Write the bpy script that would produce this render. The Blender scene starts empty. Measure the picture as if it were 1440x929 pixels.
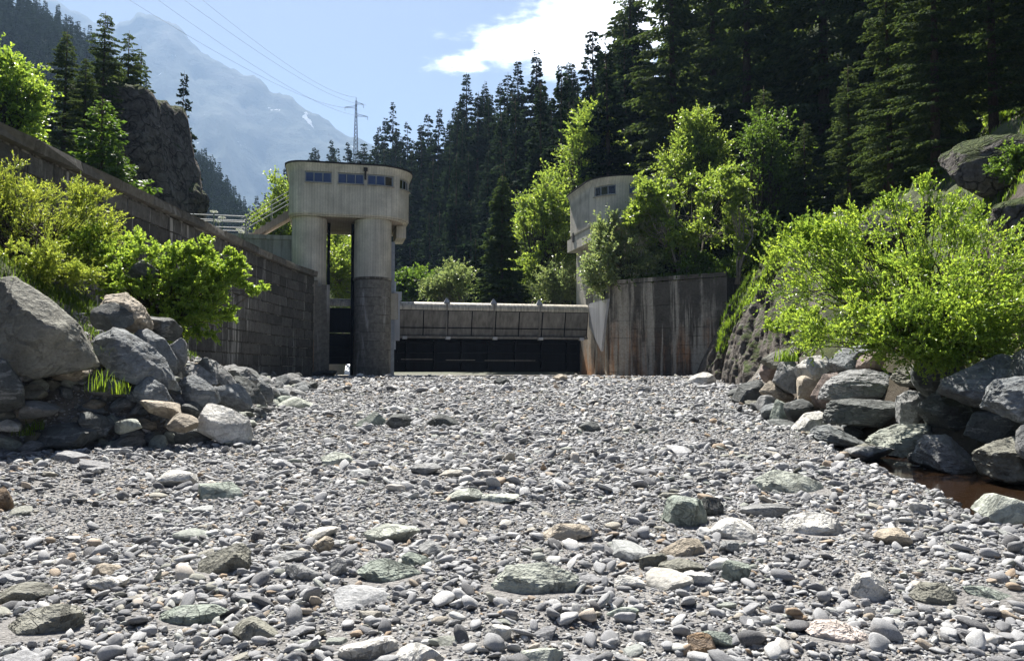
import bpy, bmesh, math, random
import numpy as np
from mathutils import Vector, Matrix, Euler, noise as mnoise
R = math.radians
HAZE = 0.00016
S = bpy.context.scene
C = bpy.data.collections.new('scene'); S.collection.children.link(C)

# ------------------------------------------------------------------ camera
FPX, CX, CY, PITCH, EYE = 1130.0, 720.0, 464.5, math.atan(56/1130), 1.6
cam = bpy.data.objects.new('camera', bpy.data.cameras.new('camera'))
S.collection.objects.link(cam); S.camera = cam
cam.location = (0, 0, EYE); cam.rotation_euler = (R(90) + PITCH, 0, 0)
cam.data.sensor_width = 36; cam.data.lens = 36*FPX/1440
cam.data.clip_start = 0.05; cam.data.clip_end = 40000

# ------------------------------------------------------------------ sky, sun, exposure
SUN_AZ, SUN_EL = R(-21), R(57)
W = bpy.data.worlds.new('World'); S.world = W; W.use_nodes = True
wt = W.node_tree; wt.nodes.clear()
wo = wt.nodes.new('ShaderNodeOutputWorld'); bg = wt.nodes.new('ShaderNodeBackground')
sky = wt.nodes.new('ShaderNodeTexSky'); sky.sky_type = 'NISHITA'; sky.sun_disc = False
sky.sun_elevation = SUN_EL; sky.sun_rotation = SUN_AZ; sky.altitude = 1400
sky.air_density = 0.36; sky.dust_density = 2.4; sky.ozone_density = 0.6
bg.inputs['Strength'].default_value = 0.05
def _n(t, **k):
    n = wt.nodes.new(t)
    for a, b in k.items(): setattr(n, a, b)
    return n
tc = _n('ShaderNodeTexCoord'); sx = _n('ShaderNodeSeparateXYZ'); wt.links.new(tc.outputs['Generated'], sx.inputs[0])
mz = _n('ShaderNodeMath', operation='MAXIMUM'); wt.links.new(sx.outputs[2], mz.inputs[0]); mz.inputs[1].default_value = 0.05
dx = _n('ShaderNodeMath', operation='DIVIDE'); wt.links.new(sx.outputs[0], dx.inputs[0]); wt.links.new(mz.outputs[0], dx.inputs[1])
dy = _n('ShaderNodeMath', operation='DIVIDE'); wt.links.new(sx.outputs[1], dy.inputs[0]); wt.links.new(mz.outputs[0], dy.inputs[1])
cb = _n('ShaderNodeCombineXYZ'); wt.links.new(dx.outputs[0], cb.inputs[0]); wt.links.new(dy.outputs[0], cb.inputs[1])
nz = _n('ShaderNodeTexNoise'); nz.inputs['Scale'].default_value = 2.6; nz.inputs['Detail'].default_value = 8; nz.inputs['Roughness'].default_value = 0.58
wt.links.new(cb.outputs[0], nz.inputs['Vector'])
# one bank of cloud hangs over the right ridge, thin scraps elsewhere
vd = _n('ShaderNodeVectorMath', operation='DISTANCE'); wt.links.new(cb.outputs[0], vd.inputs[0]); vd.inputs[1].default_value = (0.42, 2.2, 0)
ms = _n('ShaderNodeMapRange'); ms.inputs[1].default_value = 0.05; ms.inputs[2].default_value = 1.0; ms.inputs[2].default_value = 0.95; ms.inputs[3].default_value = 0.36; ms.inputs[4].default_value = -0.14
wt.links.new(vd.outputs['Value'], ms.inputs[0])
ad = _n('ShaderNodeMath', operation='ADD'); wt.links.new(nz.outputs[0], ad.inputs[0]); wt.links.new(ms.outputs[0], ad.inputs[1])
mr = _n('ShaderNodeMapRange'); mr.interpolation_type = 'SMOOTHSTEP'; mr.inputs[1].default_value = 0.54; mr.inputs[2].default_value = 0.72
wt.links.new(ad.outputs[0], mr.inputs[0])
mx = _n('ShaderNodeMix', data_type='RGBA'); wt.links.new(mr.outputs[0], mx.inputs[0]); wt.links.new(sky.outputs[0], mx.inputs[6])
mx.inputs[7].default_value = (22, 22.2, 22.8, 1)
wt.links.new(mx.outputs[2], bg.inputs[0]); wt.links.new(bg.outputs[0], wo.inputs[0])
sl = bpy.data.lights.new('sun', 'SUN'); sl.energy = 5.0; sl.angle = R(0.53); sl.color = (1, 0.95, 0.87)
so = bpy.data.objects.new('sun', sl); S.collection.objects.link(so)
sd = Vector((math.sin(SUN_AZ)*math.cos(SUN_EL), math.cos(SUN_AZ)*math.cos(SUN_EL), math.sin(SUN_EL)))
so.rotation_euler = sd.to_track_quat('Z', 'Y').to_euler(); so.location = (0, 0, 80)
S.view_settings.view_transform = 'Standard'; S.view_settings.look = 'None'
S.view_settings.gamma = 1; S.view_settings.exposure = 1.82
cy = S.cycles
cy.max_bounces = 6; cy.diffuse_bounces = 3; cy.glossy_bounces = 2; cy.transmission_bounces = 4
cy.transparent_max_bounces = 8; cy.volume_bounces = 0; cy.use_denoising = True
cy.caustics_reflective = False; cy.caustics_refractive = False; cy.sample_clamp_indirect = 6

# ------------------------------------------------------------------ helpers
rng = np.random.default_rng(7); random.seed(7)
def at(px, py, Y):
    """point seen at a photo pixel, at distance Y"""
    c, s = math.cos(PITCH), math.sin(PITCH)
    x, y, z = px-CX, FPX*c + (py-CY)*s, FPX*s - (py-CY)*c
    return Vector((x/y*Y, Y, EYE + z/y*Y))
def lerp_t(v, tab):
    xs = [t[0] for t in tab]; ys = [t[1] for t in tab]
    return np.interp(v, xs, ys)
def sstep(a, b, v):
    t = np.clip((v-a)/(b-a), 0, 1); return t*t*(3-2*t)
def vnoise(x, y, f, seed=0):
    """smooth vectorised value noise"""
    x = np.asarray(x, float)*f + seed*17.3; y = np.asarray(y, float)*f + seed*9.1
    xi, yi = np.floor(x).astype(np.int64), np.floor(y).astype(np.int64); fx, fy = x-xi, y-yi
    fx = fx*fx*(3-2*fx); fy = fy*fy*(3-2*fy)
    def h(a, b):
        v = np.sin(a*127.1 + b*311.7 + seed*74.7)*43758.5453
        return v - np.floor(v)
    return ((h(xi, yi)*(1-fx) + h(xi+1, yi)*fx)*(1-fy) + (h(xi, yi+1)*(1-fx) + h(xi+1, yi+1)*fx)*fy)*2-1
def fbm(x, y, f, o=4, seed=0):
    r = 0; a = 1
    for k in range(o): r = r + a*vnoise(x, y, f*2**k, seed+k); a *= 0.5
    return r

def mesh_from(name, V, F, smooth=False, mats=None, midx=None):
    """V (n,3) array, F (m,k) int array or list of such arrays / tuples"""
    me = bpy.data.meshes.new(name)
    V = np.asarray(V, np.float32)
    if isinstance(F, np.ndarray): F = [F]
    if len(F) and not isinstance(F[0], np.ndarray):
        me.from_pydata([tuple(map(float, v)) for v in V], [], [tuple(map(int, f)) for f in F])
    else:
        tot = sum(f.size for f in F); nf = sum(len(f) for f in F)
        me.vertices.add(len(V)); me.vertices.foreach_set('co', V.ravel())
        me.loops.add(tot); me.polygons.add(nf)
        me.loops.foreach_set('vertex_index', np.concatenate([f.ravel() for f in F]).astype(np.int32))
        cnt = np.concatenate([np.full(len(f), f.shape[1], np.int32) for f in F])
        st = np.concatenate([[0], np.cumsum(cnt)[:-1]]).astype(np.int32)
        me.polygons.foreach_set('loop_start', st); me.polygons.foreach_set('loop_total', cnt)
        me.update(calc_edges=True)
    if midx is not None: me.polygons.foreach_set('material_index', np.asarray(midx, np.int32))
    if smooth: me.polygons.foreach_set('use_smooth', np.ones(len(me.polygons), bool))
    for m in (mats or []): me.materials.append(m)
    return me
def link(name, data, parent=None, label=None, cat=None, group=None, kind=None, loc=None, rot=None, scale=None):
    o = bpy.data.objects.new(name, data); C.objects.link(o)
    if parent is not None: o.parent = parent
    if loc is not None: o.location = loc
    if rot is not None: o.rotation_euler = rot
    if scale is not None: o.scale = scale
    if label: o['label'] = label
    if cat: o['category'] = cat
    if group: o['group'] = group
    if kind: o['kind'] = kind
    return o
class MB:
    def __init__(s): s.v = []; s.f = []
    def add(s, V, F):
        k = len(s.v); s.v += [tuple(p) for p in V]; s.f += [tuple(i+k for i in f) for f in F]; return s
    def box(s, x0, x1, y0, y1, z0, z1):
        V = [(x0,y0,z0),(x1,y0,z0),(x1,y1,z0),(x0,y1,z0),(x0,y0,z1),(x1,y0,z1),(x1,y1,z1),(x0,y1,z1)]
        return s.add(V, [(3,2,1,0),(4,5,6,7),(0,1,5,4),(1,2,6,5),(2,3,7,6),(3,0,4,7)])
    def prism(s, P, z0, z1, P2=None):
        n = len(P); P2 = P2 or P
        V = [(p[0],p[1],z0) for p in P] + [(p[0],p[1],z1) for p in P2]
        F = [(i,(i+1)%n,(i+1)%n+n,i+n) for i in range(n)] + [tuple(range(n-1,-1,-1)), tuple(range(n,2*n))]
        return s.add(V, F)
    def tube(s, pts, rad, n=6, cap=True):
        pts = [Vector(p) for p in pts]; m = len(pts)
        if not hasattr(rad, '__len__'): rad = [rad]*m
        V = []; F = []
        up = Vector((0.13, 0.21, 0.97))
        for i, p in enumerate(pts):
            d = (pts[min(i+1, m-1)] - pts[max(i-1, 0)])
            d = d.normalized() if d.length > 1e-9 else Vector((0,0,1))
            a = d.cross(up if abs(d.dot(up)) < .95 else Vector((1,0,0))).normalized(); b = d.cross(a)
            for k in range(n):
                t = 2*math.pi*k/n; V.append(p + (a*math.cos(t) + b*math.sin(t))*rad[i])
        for i in range(m-1):
            for k in range(n):
                F.append((i*n+k, i*n+(k+1)%n, (i+1)*n+(k+1)%n, (i+1)*n+k))
        if cap: F += [tuple(range(n-1,-1,-1)), tuple(range((m-1)*n, m*n))]
        return s.add(V, F)
    def bar(s, a, b, w, h=None):
        a, b = Vector(a), Vector(b); h = h or w; d = (b-a).normalized()
        up = Vector((0,0,1)) if abs(d.z) < .95 else Vector((0,1,0))
        x = d.cross(up).normalized()*w/2; y = x.cross(d).normalized()*h/2
        V = [a-x-y, a+x-y, a+x+y, a-x+y, b-x-y, b+x-y, b+x+y, b-x+y]
        return s.add(V, [(0,1,2,3),(7,6,5,4),(1,0,4,5),(2,1,5,6),(3,2,6,7),(0,3,7,4)])
    def build(s, name, mat, parent=None, smooth=False, bevel=0, **k):
        me = mesh_from(name, s.v, s.f, smooth, [mat]); bm = bmesh.new(); bm.from_mesh(me)
        if bevel: bmesh.ops.bevel(bm, geom=bm.edges[:], offset=bevel, segments=1, affect='EDGES')
        bmesh.ops.recalc_face_normals(bm, faces=bm.faces[:])
        bm.to_mesh(me); bm.free()
        return link(name, me, parent, **k)

# ------------------------------------------------------------------ materials
class Mat:
    def __init__(s, name):
        s.m = bpy.data.materials.new(name); s.m.use_nodes = True; s.t = s.m.node_tree
        s.p = s.t.nodes['Principled BSDF']; s.out = s.t.nodes['Material Output']
        s.co = None
    def n(s, ty, ins=None, **k):
        nd = s.t.nodes.new(ty)
        for a, b in k.items(): setattr(nd, a, b)
        for a, b in (ins or {}).items(): s.set(nd.inputs[a], b)
        return nd
    def set(s, sock, v):
        if hasattr(v, 'is_output'): s.t.links.new(v, sock)
        else: sock.default_value = v
    def coord(s, sc=(1,1,1), world=False, rnd=False):
        if world: c = s.n('ShaderNodeNewGeometry').outputs['Position']
        else: c = s.n('ShaderNodeTexCoord').outputs['Object']
        if rnd:
            oi = s.n('ShaderNodeObjectInfo').outputs['Random']
            mu = s.n('ShaderNodeMath', {0: oi, 1: 57.0}, operation='MULTIPLY').outputs[0]
            c = s.n('ShaderNodeVectorMath', {0: c, 1: mu}, operation='ADD').outputs[0]
        return s.n('ShaderNodeVectorMath', {0: c, 1: sc}, operation='MULTIPLY').outputs[0]
    def noise(s, co, scale, detail=5, rough=.55, dist=0):
        return s.n('ShaderNodeTexNoise', {'Vector': co, 'Scale': scale, 'Detail': detail, 'Roughness': rough, 'Distortion': dist}).outputs[0]
    def ramp(s, f, stops, interp='LINEAR'):
        r = s.n('ShaderNodeValToRGB', {0: f}); e = r.color_ramp; e.interpolation = interp
        while len(e.elements) < len(stops): e.elements.new(0.5)
        for el, (p, c) in zip(e.elements, stops):
            el.position = p; el.color = (c[0], c[1], c[2], 1) if hasattr(c, '__len__') else (c, c, c, 1)
        return r.outputs[0]
    def mix(s, f, a, b, mode='MIX'):
        nd = s.n('ShaderNodeMix', data_type='RGBA', blend_type=mode)
        def q(v): return (*v, 1) if isinstance(v, tuple) and len(v) == 3 else v
        s.set(nd.inputs[0], f); s.set(nd.inputs[6], q(a)); s.set(nd.inputs[7], q(b)); return nd.outputs[2]
    def math(s, op, a, b=0.0):
        nd = s.n('ShaderNodeMath', operation=op); s.set(nd.inputs[0], a); s.set(nd.inputs[1], b); return nd.outputs[0]
    def bump(s, h, st=.4, d=.05):
        b = s.n('ShaderNodeBump', {'Height': h, 'Strength': st, 'Distance': d})
        s.t.links.new(b.outputs[0], s.p.inputs['Normal'])
    def fin(s, col, rough=.85, spec=.3):
        s.set(s.p.inputs['Base Color'], col if not (isinstance(col, tuple) and len(col) == 3) else (*col, 1))
        s.set(s.p.inputs['Roughness'], rough); s.p.inputs['Specular IOR Level'].default_value = spec
        return s.m

def stone_mat(name, cols, scale=1.0, vein=.5, bump=.5, rough=.8, rnd=True):
    m = Mat(name); co = m.coord(rnd=rnd)
    r = m.n('ShaderNodeObjectInfo').outputs['Random']
    base = m.ramp(r, cols)
    n1 = m.noise(co, 3.2*scale, 6, .62)
    col = m.mix(1.0, base, m.ramp(n1, [(.25, .55), (.5, .95), (.75, 1.35)]), 'MULTIPLY')
    st = m.noise(m.n('ShaderNodeVectorMath', {0: co, 1: (1.2, 1.6, 5)}, operation='MULTIPLY').outputs[0], 1.6*scale, 4, .6, .6)
    col = m.mix(m.math('MULTIPLY', m.ramp(st, [(.56, 0), (.62, 1), (.68, 0)]), vein), col, (.55, .55, .54))
    n2 = m.noise(co, 26*scale, 4, .6)
    col = m.mix(.5, col, m.ramp(n2, [(.3, .6), (.7, 1.3)]), 'MULTIPLY')
    cr = m.n('ShaderNodeTexNoise', {'Vector': co, 'Scale': 1.7*scale, 'Detail': 7, 'Roughness': .6, 'Distortion': 1.2}).outputs[0]
    ck = m.ramp(m.math('ABSOLUTE', m.math('SUBTRACT', cr, .5)), [(0, 0), (.018, 1)])
    if bump > .55: col = m.mix(m.math('MULTIPLY', m.math('SUBTRACT', 1.0, ck), .16), col, (.05,.05,.048))
    m.bump(m.math('ADD', m.math('ADD', m.math('MULTIPLY', n1, 2.0), m.math('MULTIPLY', ck, .35)), m.math('ADD', m.math('MULTIPLY', n2, .35), m.math('MULTIPLY', st, .35))), bump, .09/scale)
    return m.fin(col, rough, .35)
M = {}
M['pebble'] = stone_mat('pebble_stone', [(0, (.085,.085,.09)), (.10, (.165,.168,.178)), (.30, (.27,.274,.285)), (.58, (.365,.37,.38)), (.76, (.46,.463,.465)), (.84, (.66,.66,.645)), (.885, (.28,.30,.265)), (.93, (.38,.345,.29)), (.97, (.36,.26,.17)), (1, (.70,.70,.67))], 9, .35, .5, .8)
M['cobble'] = stone_mat('cobble_stone', [(0, (.15,.15,.16)), (.3, (.27,.275,.285)), (.6, (.40,.405,.415)), (.75, (.27,.295,.265)), (.87, (.30,.28,.235)), (1, (.60,.60,.58))], 3, .35, .5, .8)
def boulder_mat(nm, c, sc=1.0, vein=.3, bump=.8):
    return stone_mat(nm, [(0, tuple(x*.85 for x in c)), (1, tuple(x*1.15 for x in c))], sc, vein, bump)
M['grey'] = boulder_mat('grey_rock', (.23,.235,.235), 1.5)
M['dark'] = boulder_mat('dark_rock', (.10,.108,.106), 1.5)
M['blue'] = boulder_mat('bluegrey_rock', (.185,.20,.207), 1.6)
M['green'] = boulder_mat('green_rock', (.25,.285,.245), 1.6, .2)
M['olive'] = boulder_mat('olive_rock', (.20,.198,.165), 1.2, .1)
M['tan'] = boulder_mat('tan_rock', (.38,.33,.26), 1.4, .15)
M['pale'] = boulder_mat('pale_rock', (.56,.55,.515), 1.5, .1)
M['palegreen'] = boulder_mat('pale_green_rock', (.40,.425,.37), 1.5, .1)
M['red'] = boulder_mat('reddish_rock', (.25,.195,.17), 1.4, .2)
M['brown'] = boulder_mat('brown_rock', (.22,.15,.09), 1.8, .15)
M['pink'] = boulder_mat('pink_rock', (.47,.41,.37), 1.0, .3)
M['mossy'] = None
def cw_d(m, co):
    nn = m.n('ShaderNodeTexNoise', {'Vector': co, 'Scale': .8, 'Detail': 5}).outputs[1]
    return m.n('ShaderNodeVectorMath', {0: co, 1: m.n('ShaderNodeVectorMath', {0: nn, 1: (2.2, 2.2, 2.2)}, operation='MULTIPLY').outputs[0]}, operation='ADD').outputs[0]
def cliff_mat(nm, c1, c2, moss=.35, sc=1.0, cr=.7):
    m = Mat(nm); co = m.coord(world=True)
    n1 = m.noise(co, .7*sc, 8, .65, .5); n2 = m.noise(m.n('ShaderNodeVectorMath', {0: co, 1: (1, 1, .75)}, operation='MULTIPLY').outputs[0], 3.5*sc, 6, .65, .4)
    col = m.mix(m.ramp(n1, [(.35, 0), (.65, 1)]), c1, c2)
    col = m.mix(.8, col, m.ramp(n2, [(.3, .45), (.7, 1.5)]), 'MULTIPLY')
    vc = m.n('ShaderNodeTexVoronoi', {'Vector': m.n('ShaderNodeVectorMath', {0: cw_d(m, co), 1: (1, 1, 1.5)}, operation='MULTIPLY').outputs[0], 'Scale': .75*sc}, feature='DISTANCE_TO_EDGE').outputs[0]
    crk = m.ramp(vc, [(0, 0), (.07, 1)])
    col = m.mix(m.math('MULTIPLY', m.math('SUBTRACT', 1.0, crk), cr), col, (.02,.018,.016))
    col = m.mix(m.ramp(m.noise(co, 1.1*sc, 7, .7), [(.55, 0), (.68, .7)]), col, (.24,.235,.22))
    nz = m.n('ShaderNodeSeparateXYZ', {0: m.n('ShaderNodeNewGeometry').outputs['Normal']}).outputs[2]
    mk = m.ramp(m.math('ADD', m.math('MULTIPLY', nz, .6), m.math('MULTIPLY', m.noise(co, 1.3*sc, 5, .6), .8)), [(.72-moss*.3, 0), (.86-moss*.3, 1)])
    col = m.mix(mk, col, m.ramp(m.noise(co, 5*sc), [(.3, (.025,.045,.012)), (.7, (.075,.095,.025))]))
    m.bump(m.math('ADD', m.math('ADD', m.math('MULTIPLY', n1, 2), n2), m.math('MULTIPLY', crk, cr)), 1.0, .3/sc)
    return m.fin(col, .9, .2)
M['cliff'] = cliff_mat('cliff_rock', (.10,.085,.075), (.19,.17,.155), .3)
M['outcrop'] = cliff_mat('outcrop_rock', (.09,.08,.075), (.19,.175,.165), .35, 1.8)
M['bank'] = cliff_mat('eroded_bank_rock', (.07,.058,.05), (.16,.145,.13), -.2, 1.6, .12)

def concrete_mat(nm, c, stain=.5, rust=0.0, dark=.5, lime=.35, moss=0.0, rough=.9, boards=True):
    m = Mat(nm); co = m.coord(); cw = m.coord(world=True)
    n1 = m.noise(co, .9, 6, .6)
    col = m.mix(1.0, c, m.ramp(n1, [(.3, .75), (.7, 1.2)]), 'MULTIPLY')
    streak = m.n('ShaderNodeVectorMath', {0: co, 1: (3.2, 3.2, .16)}, operation='MULTIPLY').outputs[0]
    s1 = m.noise(streak, 1.0, 5, .62, .3); s2 = m.noise(streak, 2.3, 4, .6, .2)
    col = m.mix(m.math('MULTIPLY', m.ramp(s1, [(.46, 0), (.62, 1)]), dark), col, (.045,.043,.04))
    if rust: col = m.mix(m.math('MULTIPLY', m.ramp(m.noise(m.n('ShaderNodeVectorMath', {0: co, 1: (1.5, 1.5, .16)}, operation='MULTIPLY').outputs[0], 1.1, 5, .65), [(.46, 0), (.62, 1)]),
                m.math('MULTIPLY', m.ramp(m.n('ShaderNodeSeparateXYZ', {0: cw}).outputs[2], [(0.0, 1), (1.0, 0)]) if False else m.n('ShaderNodeMapRange', {0: m.n('ShaderNodeSeparateXYZ', {0: cw}).outputs[2], 1: 4.6, 2: 3.4}).outputs[0], rust)), col, (.24,.11,.045))
    col = m.mix(m.math('MULTIPLY', m.ramp(s2, [(.60, 0), (.70, 1)]), lime), col, (.42,.41,.38))
    n2 = m.noise(co, 14, 5, .65)
    col = m.mix(stain, col, m.ramp(n2, [(.3, .7), (.7, 1.25)]), 'MULTIPLY')
    h = m.math('MULTIPLY', n2, .5)
    if boards:
        bw = m.n('ShaderNodeTexWave', {'Vector': co, 'Scale': 2.2, 'Distortion': .25, 'Detail': 1}, wave_type='BANDS', bands_direction='X').outputs[1]
        line = m.ramp(bw, [(0, 0), (.07, 1)])
        col = m.mix(m.math('MULTIPLY', m.math('SUBTRACT', 1.0, line), .35), col, (.08,.08,.075))
        h = m.math('ADD', h, m.math('MULTIPLY', line, .6))
    m.bump(h, .45, .02)
    return m.fin(col, rough, .2)
M['concrete'] = concrete_mat('board_marked_concrete', (.62,.59,.51), .4, 0, .2, .2)
M['concrete_plain'] = concrete_mat('weathered_concrete', (.43,.41,.36), .5, 0, .4, .35, boards=False)
M['concrete_dark'] = concrete_mat('stained_concrete', (.20,.185,.16), .6, .9, .95, .9, boards=False)
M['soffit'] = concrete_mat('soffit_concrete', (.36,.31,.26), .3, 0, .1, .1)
def block_mat(nm, c, lime=.5, rust=0.0, rv=.35):
    m = Mat(nm); r = m.n('ShaderNodeObjectInfo').outputs['Random']; cw = m.coord(world=True)
    col = m.mix(1.0, c, m.ramp(r, [(0, 1-rv), (1, 1+rv)]), 'MULTIPLY')
    n2 = m.noise(cw, 5, 6, .65); col = m.mix(.8, col, m.ramp(n2, [(.28, .5), (.72, 1.45)]), 'MULTIPLY')
    st = m.noise(m.n('ShaderNodeVectorMath', {0: cw, 1: (2.6, 2.6, .22)}, operation='MULTIPLY').outputs[0], 1, 7, .68, .5)
    col = m.mix(m.math('MULTIPLY', m.ramp(st, [(.575, 0), (.66, 1)]), lime), col, (.40,.39,.37))
    if rust: col = m.mix(m.math('MULTIPLY', m.ramp(m.noise(m.n('ShaderNodeVectorMath', {0: cw, 1: (1.6, 1.6, .12)}, operation='MULTIPLY').outputs[0], 1, 4, .6), [(.5, 0), (.62, 1)]), rust), col, (.24,.11,.045))
    zz = m.n('ShaderNodeSeparateXYZ', {0: cw}).outputs[2]
    m.bump(m.math('ADD', n2, m.math('MULTIPLY', m.noise(cw, 22, 4, .6), .4)), .7, .04)
    return m.fin(col, .9, .2)
M['block'] = block_mat('wall_block_stone', (.102,.099,.094), .95)
M['pierblock'] = block_mat('pier_block_stone', (.20,.19,.168), 1.0, 0, .10)
M['abutblock_old'] = block_mat('abutment_stone', (.17,.155,.13), .8, .9, .12)
M['coping'] = block_mat('coping_stone', (.16,.15,.13), .35)
m = Mat('mortar'); cw = m.coord(world=True)
mm_ = m.math('ADD', m.math('MULTIPLY', m.noise(cw, .9, 5, .65), .6), m.math('MULTIPLY', m.noise(cw, 4.0, 4, .6), .4))
M['mortar'] = m.fin(m.mix(m.ramp(mm_, [(.48, 0), (.62, 1)]), (.085,.08,.07), (.55,.53,.49)), .9, .1)
def stained(nm):
    m = Mat(nm); cw = m.coord(world=True); z = m.n('ShaderNodeSeparateXYZ', {0: cw}).outputs[2]
    def st(sx, sz, sc, de=6, di=.12): return m.noise(m.n('ShaderNodeVectorMath', {0: cw, 1: (sx, sx*.3, sz)}, operation='MULTIPLY').outputs[0], sc, de, .66, di)
    col = m.mix(1.0, (.32,.295,.25), m.ramp(m.noise(cw, 1.4, 7, .66), [(.3, .6), (.7, 1.35)]), 'MULTIPLY')
    zt_ = m.n('ShaderNodeMapRange', {0: z, 1: 2.6, 2: 5.4}).outputs[0]
    rust = m.math('MULTIPLY', m.ramp(st(1.0, .2, 1.0, 7, .6), [(.46, 0), (.60, 1)]), m.n('ShaderNodeMapRange', {0: m.math('ADD', z, m.math('MULTIPLY', m.noise(cw, 1.1, 5), 2.2)), 1: 5.4, 2: 3.9}).outputs[0])
    col = m.mix(m.math('MULTIPLY', rust, .8), col, (.40,.19,.08))
    dk = m.math('ADD', m.math('ADD', m.math('MULTIPLY', st(1.7, .10, 1.0, 7, .2), .7), m.math('MULTIPLY', m.noise(cw, .55, 6, .7), .3)), m.math('MULTIPLY', zt_, .04))
    col = m.mix(m.ramp(dk, [(.47, 0), (.55, .78)]), col, (.035,.033,.030))
    col = m.mix(m.ramp(st(2.4, .09, 1.0, 6, .15), [(.535, 0), (.60, .85)]), col, (.42,.39,.33))
    n2 = m.noise(cw, 9, 6, .7); col = m.mix(.7, col, m.ramp(n2, [(.3, .6), (.7, 1.35)]), 'MULTIPLY')
    m.bump(n2, .8, .05); return m.fin(col, .9, .15)
M['abutblock'] = stained('stained_abutment'); M['concrete_dark'] = M['abutblock']
def simple(nm, c, rough=.7, metal=0, n=.3, sc=6, spec=.4, streak=False):
    m = Mat(nm); co = m.coord(); 
    if streak: co = m.n('ShaderNodeVectorMath', {0: co, 1: (3, 3, .3)}, operation='MULTIPLY').outputs[0]; 
    nn = m.noise(co, sc, 5, .6)
    col = m.mix(n, c, m.ramp(nn, [(.3, .45), (.7, 1.5)]), 'MULTIPLY'); m.p.inputs['Metallic'].default_value = metal
    m.bump(nn, .15, .02)
    return m.fin(col, rough, spec)
M['steel'] = simple('weathered_gate_steel', (.165,.158,.145), .6, .1, .8, 1.6, streak=True)
M['crest'] = simple('stained_crest_steel', (.46,.43,.36), .5, .1, 1.0, 2.6, streak=True)
M['steel_dark'] = simple('near_black_steel', (.010,.012,.017), .45, .2, .8, 1.5, spec=.08, streak=True)  # near-black base keeps the gate leaf dark under the flap
M['galv'] = simple('galvanised_steel', (.42,.44,.46), .4, .5, .3, 5)
M['rail'] = simple('rail_steel', (.30,.32,.34), .45, .4, .3, 5)
M['plate'] = simple('pale_steel_plate', (.42,.43,.45), .5, .2, .5, 1.0, streak=True)
M['frame'] = simple('window_frame_paint', (.30,.33,.36), .5, 0, .2)
M['roof'] = simple('dark_roof_edge', (.022,.021,.022), .7)
M['pylon'] = simple('pylon_steel', (.22,.24,.27), .5, .4)
M['wire'] = simple('wire', (.22,.24,.27), .5, .4)
def glass(nm, c, ro=.08):
    m = Mat(nm); m.p.inputs['Metallic'].default_value = 0.0
    m.bump(m.noise(m.coord(), 1.5, 2), .06, .05)
    return m.fin(c, ro, .8)
M['glass'] = glass('window_glass', (.035,.055,.13)); M['glass_dark'] = glass('dark_window_glass', (.006,.007,.008), .25)  # blue put into the window glass base as the sky's reflection
M['interior'] = simple('unlit_interior', (.03,.03,.03), .9)
def bark(nm, c):
    m = Mat(nm); co = m.n('ShaderNodeVectorMath', {0: m.coord(), 1: (6, 6, 1.2)}, operation='MULTIPLY').outputs[0]
    n = m.noise(co, 2.5, 5, .65); m.bump(n, .8, .03)
    return m.fin(m.mix(1.0, c, m.ramp(n, [(.3, .5), (.7, 1.5)]), 'MULTIPLY'), .9, .2)
M['bark'] = bark('spruce_bark', (.075,.055,.042)); M['bark_grey'] = bark('pale_bark', (.22,.20,.17)); M['bark_dark'] = bark('dark_twig_bark', (.06,.05,.035))
def leaf(nm, c, tr, k=.5, var=.35, rough=.5, spec=.35):
    m = Mat(nm); cw = m.coord(world=True)
    isl = m.n('ShaderNodeNewGeometry').outputs['Random Per Island']
    n = m.noise(cw, .9, 3, .6)
    v = m.math('ADD', m.math('MULTIPLY', isl, .6), m.math('MULTIPLY', n, .8))
    rp = m.ramp(v, [(.3, (1-var, 1-var*.8, 1-var*.6)), (.62, (.95, 1, 1)), (.95, (1+var, 1+var*.75, 1+var*.3))])
    rp = m.mix(m.ramp(m.noise(cw, 2.6, 3, .6), [(.35, .0), (.7, .55)]), rp, (.62, .72, .8))
    m.fin(m.mix(1.0, c, rp, 'MULTIPLY'), rough, spec)
    t = m.n('ShaderNodeBsdfTranslucent', {'Color': m.mix(1.0, tr, rp, 'MULTIPLY')})
    ms = m.n('ShaderNodeMixShader', {0: k, 1: m.p.outputs[0], 2: t.outputs[0]})
    m.t.links.new(ms.outputs[0], m.out.inputs['Surface'])
    return m.m
M['leaf_alder'] = leaf('alder_leaf', (.155,.24,.045), (.43,.58,.07), .5, .5, .38, .5)
M['leaf_willow'] = leaf('willow_leaf', (.19,.235,.05), (.44,.52,.07), .5, .45, .4, .5)
M['leaf_light'] = leaf('broad_leaf', (.14,.20,.045), (.38,.50,.07), .5, .4, .38, .5)
M['leaf_grey'] = leaf('grey_green_leaf', (.21,.25,.12), (.34,.42,.13), .45, .35, .35, .6)
M['leaf_mid'] = leaf('mid_green_leaf', (.07,.12,.025), (.20,.32,.04), .45)
M['needle'] = leaf('spruce_needle', (.020,.037,.026), (.035,.062,.024), .25, .45, .9, .05)
M['needle_near'] = leaf('near_spruce_needle', (.052,.080,.036), (.12,.17,.04), .38, .5, .85, .08)
M['needle_far'] = leaf('far_spruce_needle', (.018,.036,.022), (.03,.055,.018), .2, .4, .9, .05)
M['needle_mid'] = leaf('mid_spruce_needle', (.055,.088,.040), (.10,.15,.035), .3, .5, .85, .08)
M['needle_light'] = leaf('young_spruce_needle', (.07,.13,.03), (.17,.28,.03), .4, .4)
M['grass'] = leaf('grass_blade', (.09,.15,.025), (.26,.38,.03), .5)
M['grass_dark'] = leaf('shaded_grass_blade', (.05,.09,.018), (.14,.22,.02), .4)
M['flower'] = leaf('pale_flower', (.7,.7,.62), (.5,.5,.4), .3, .1)
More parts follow.
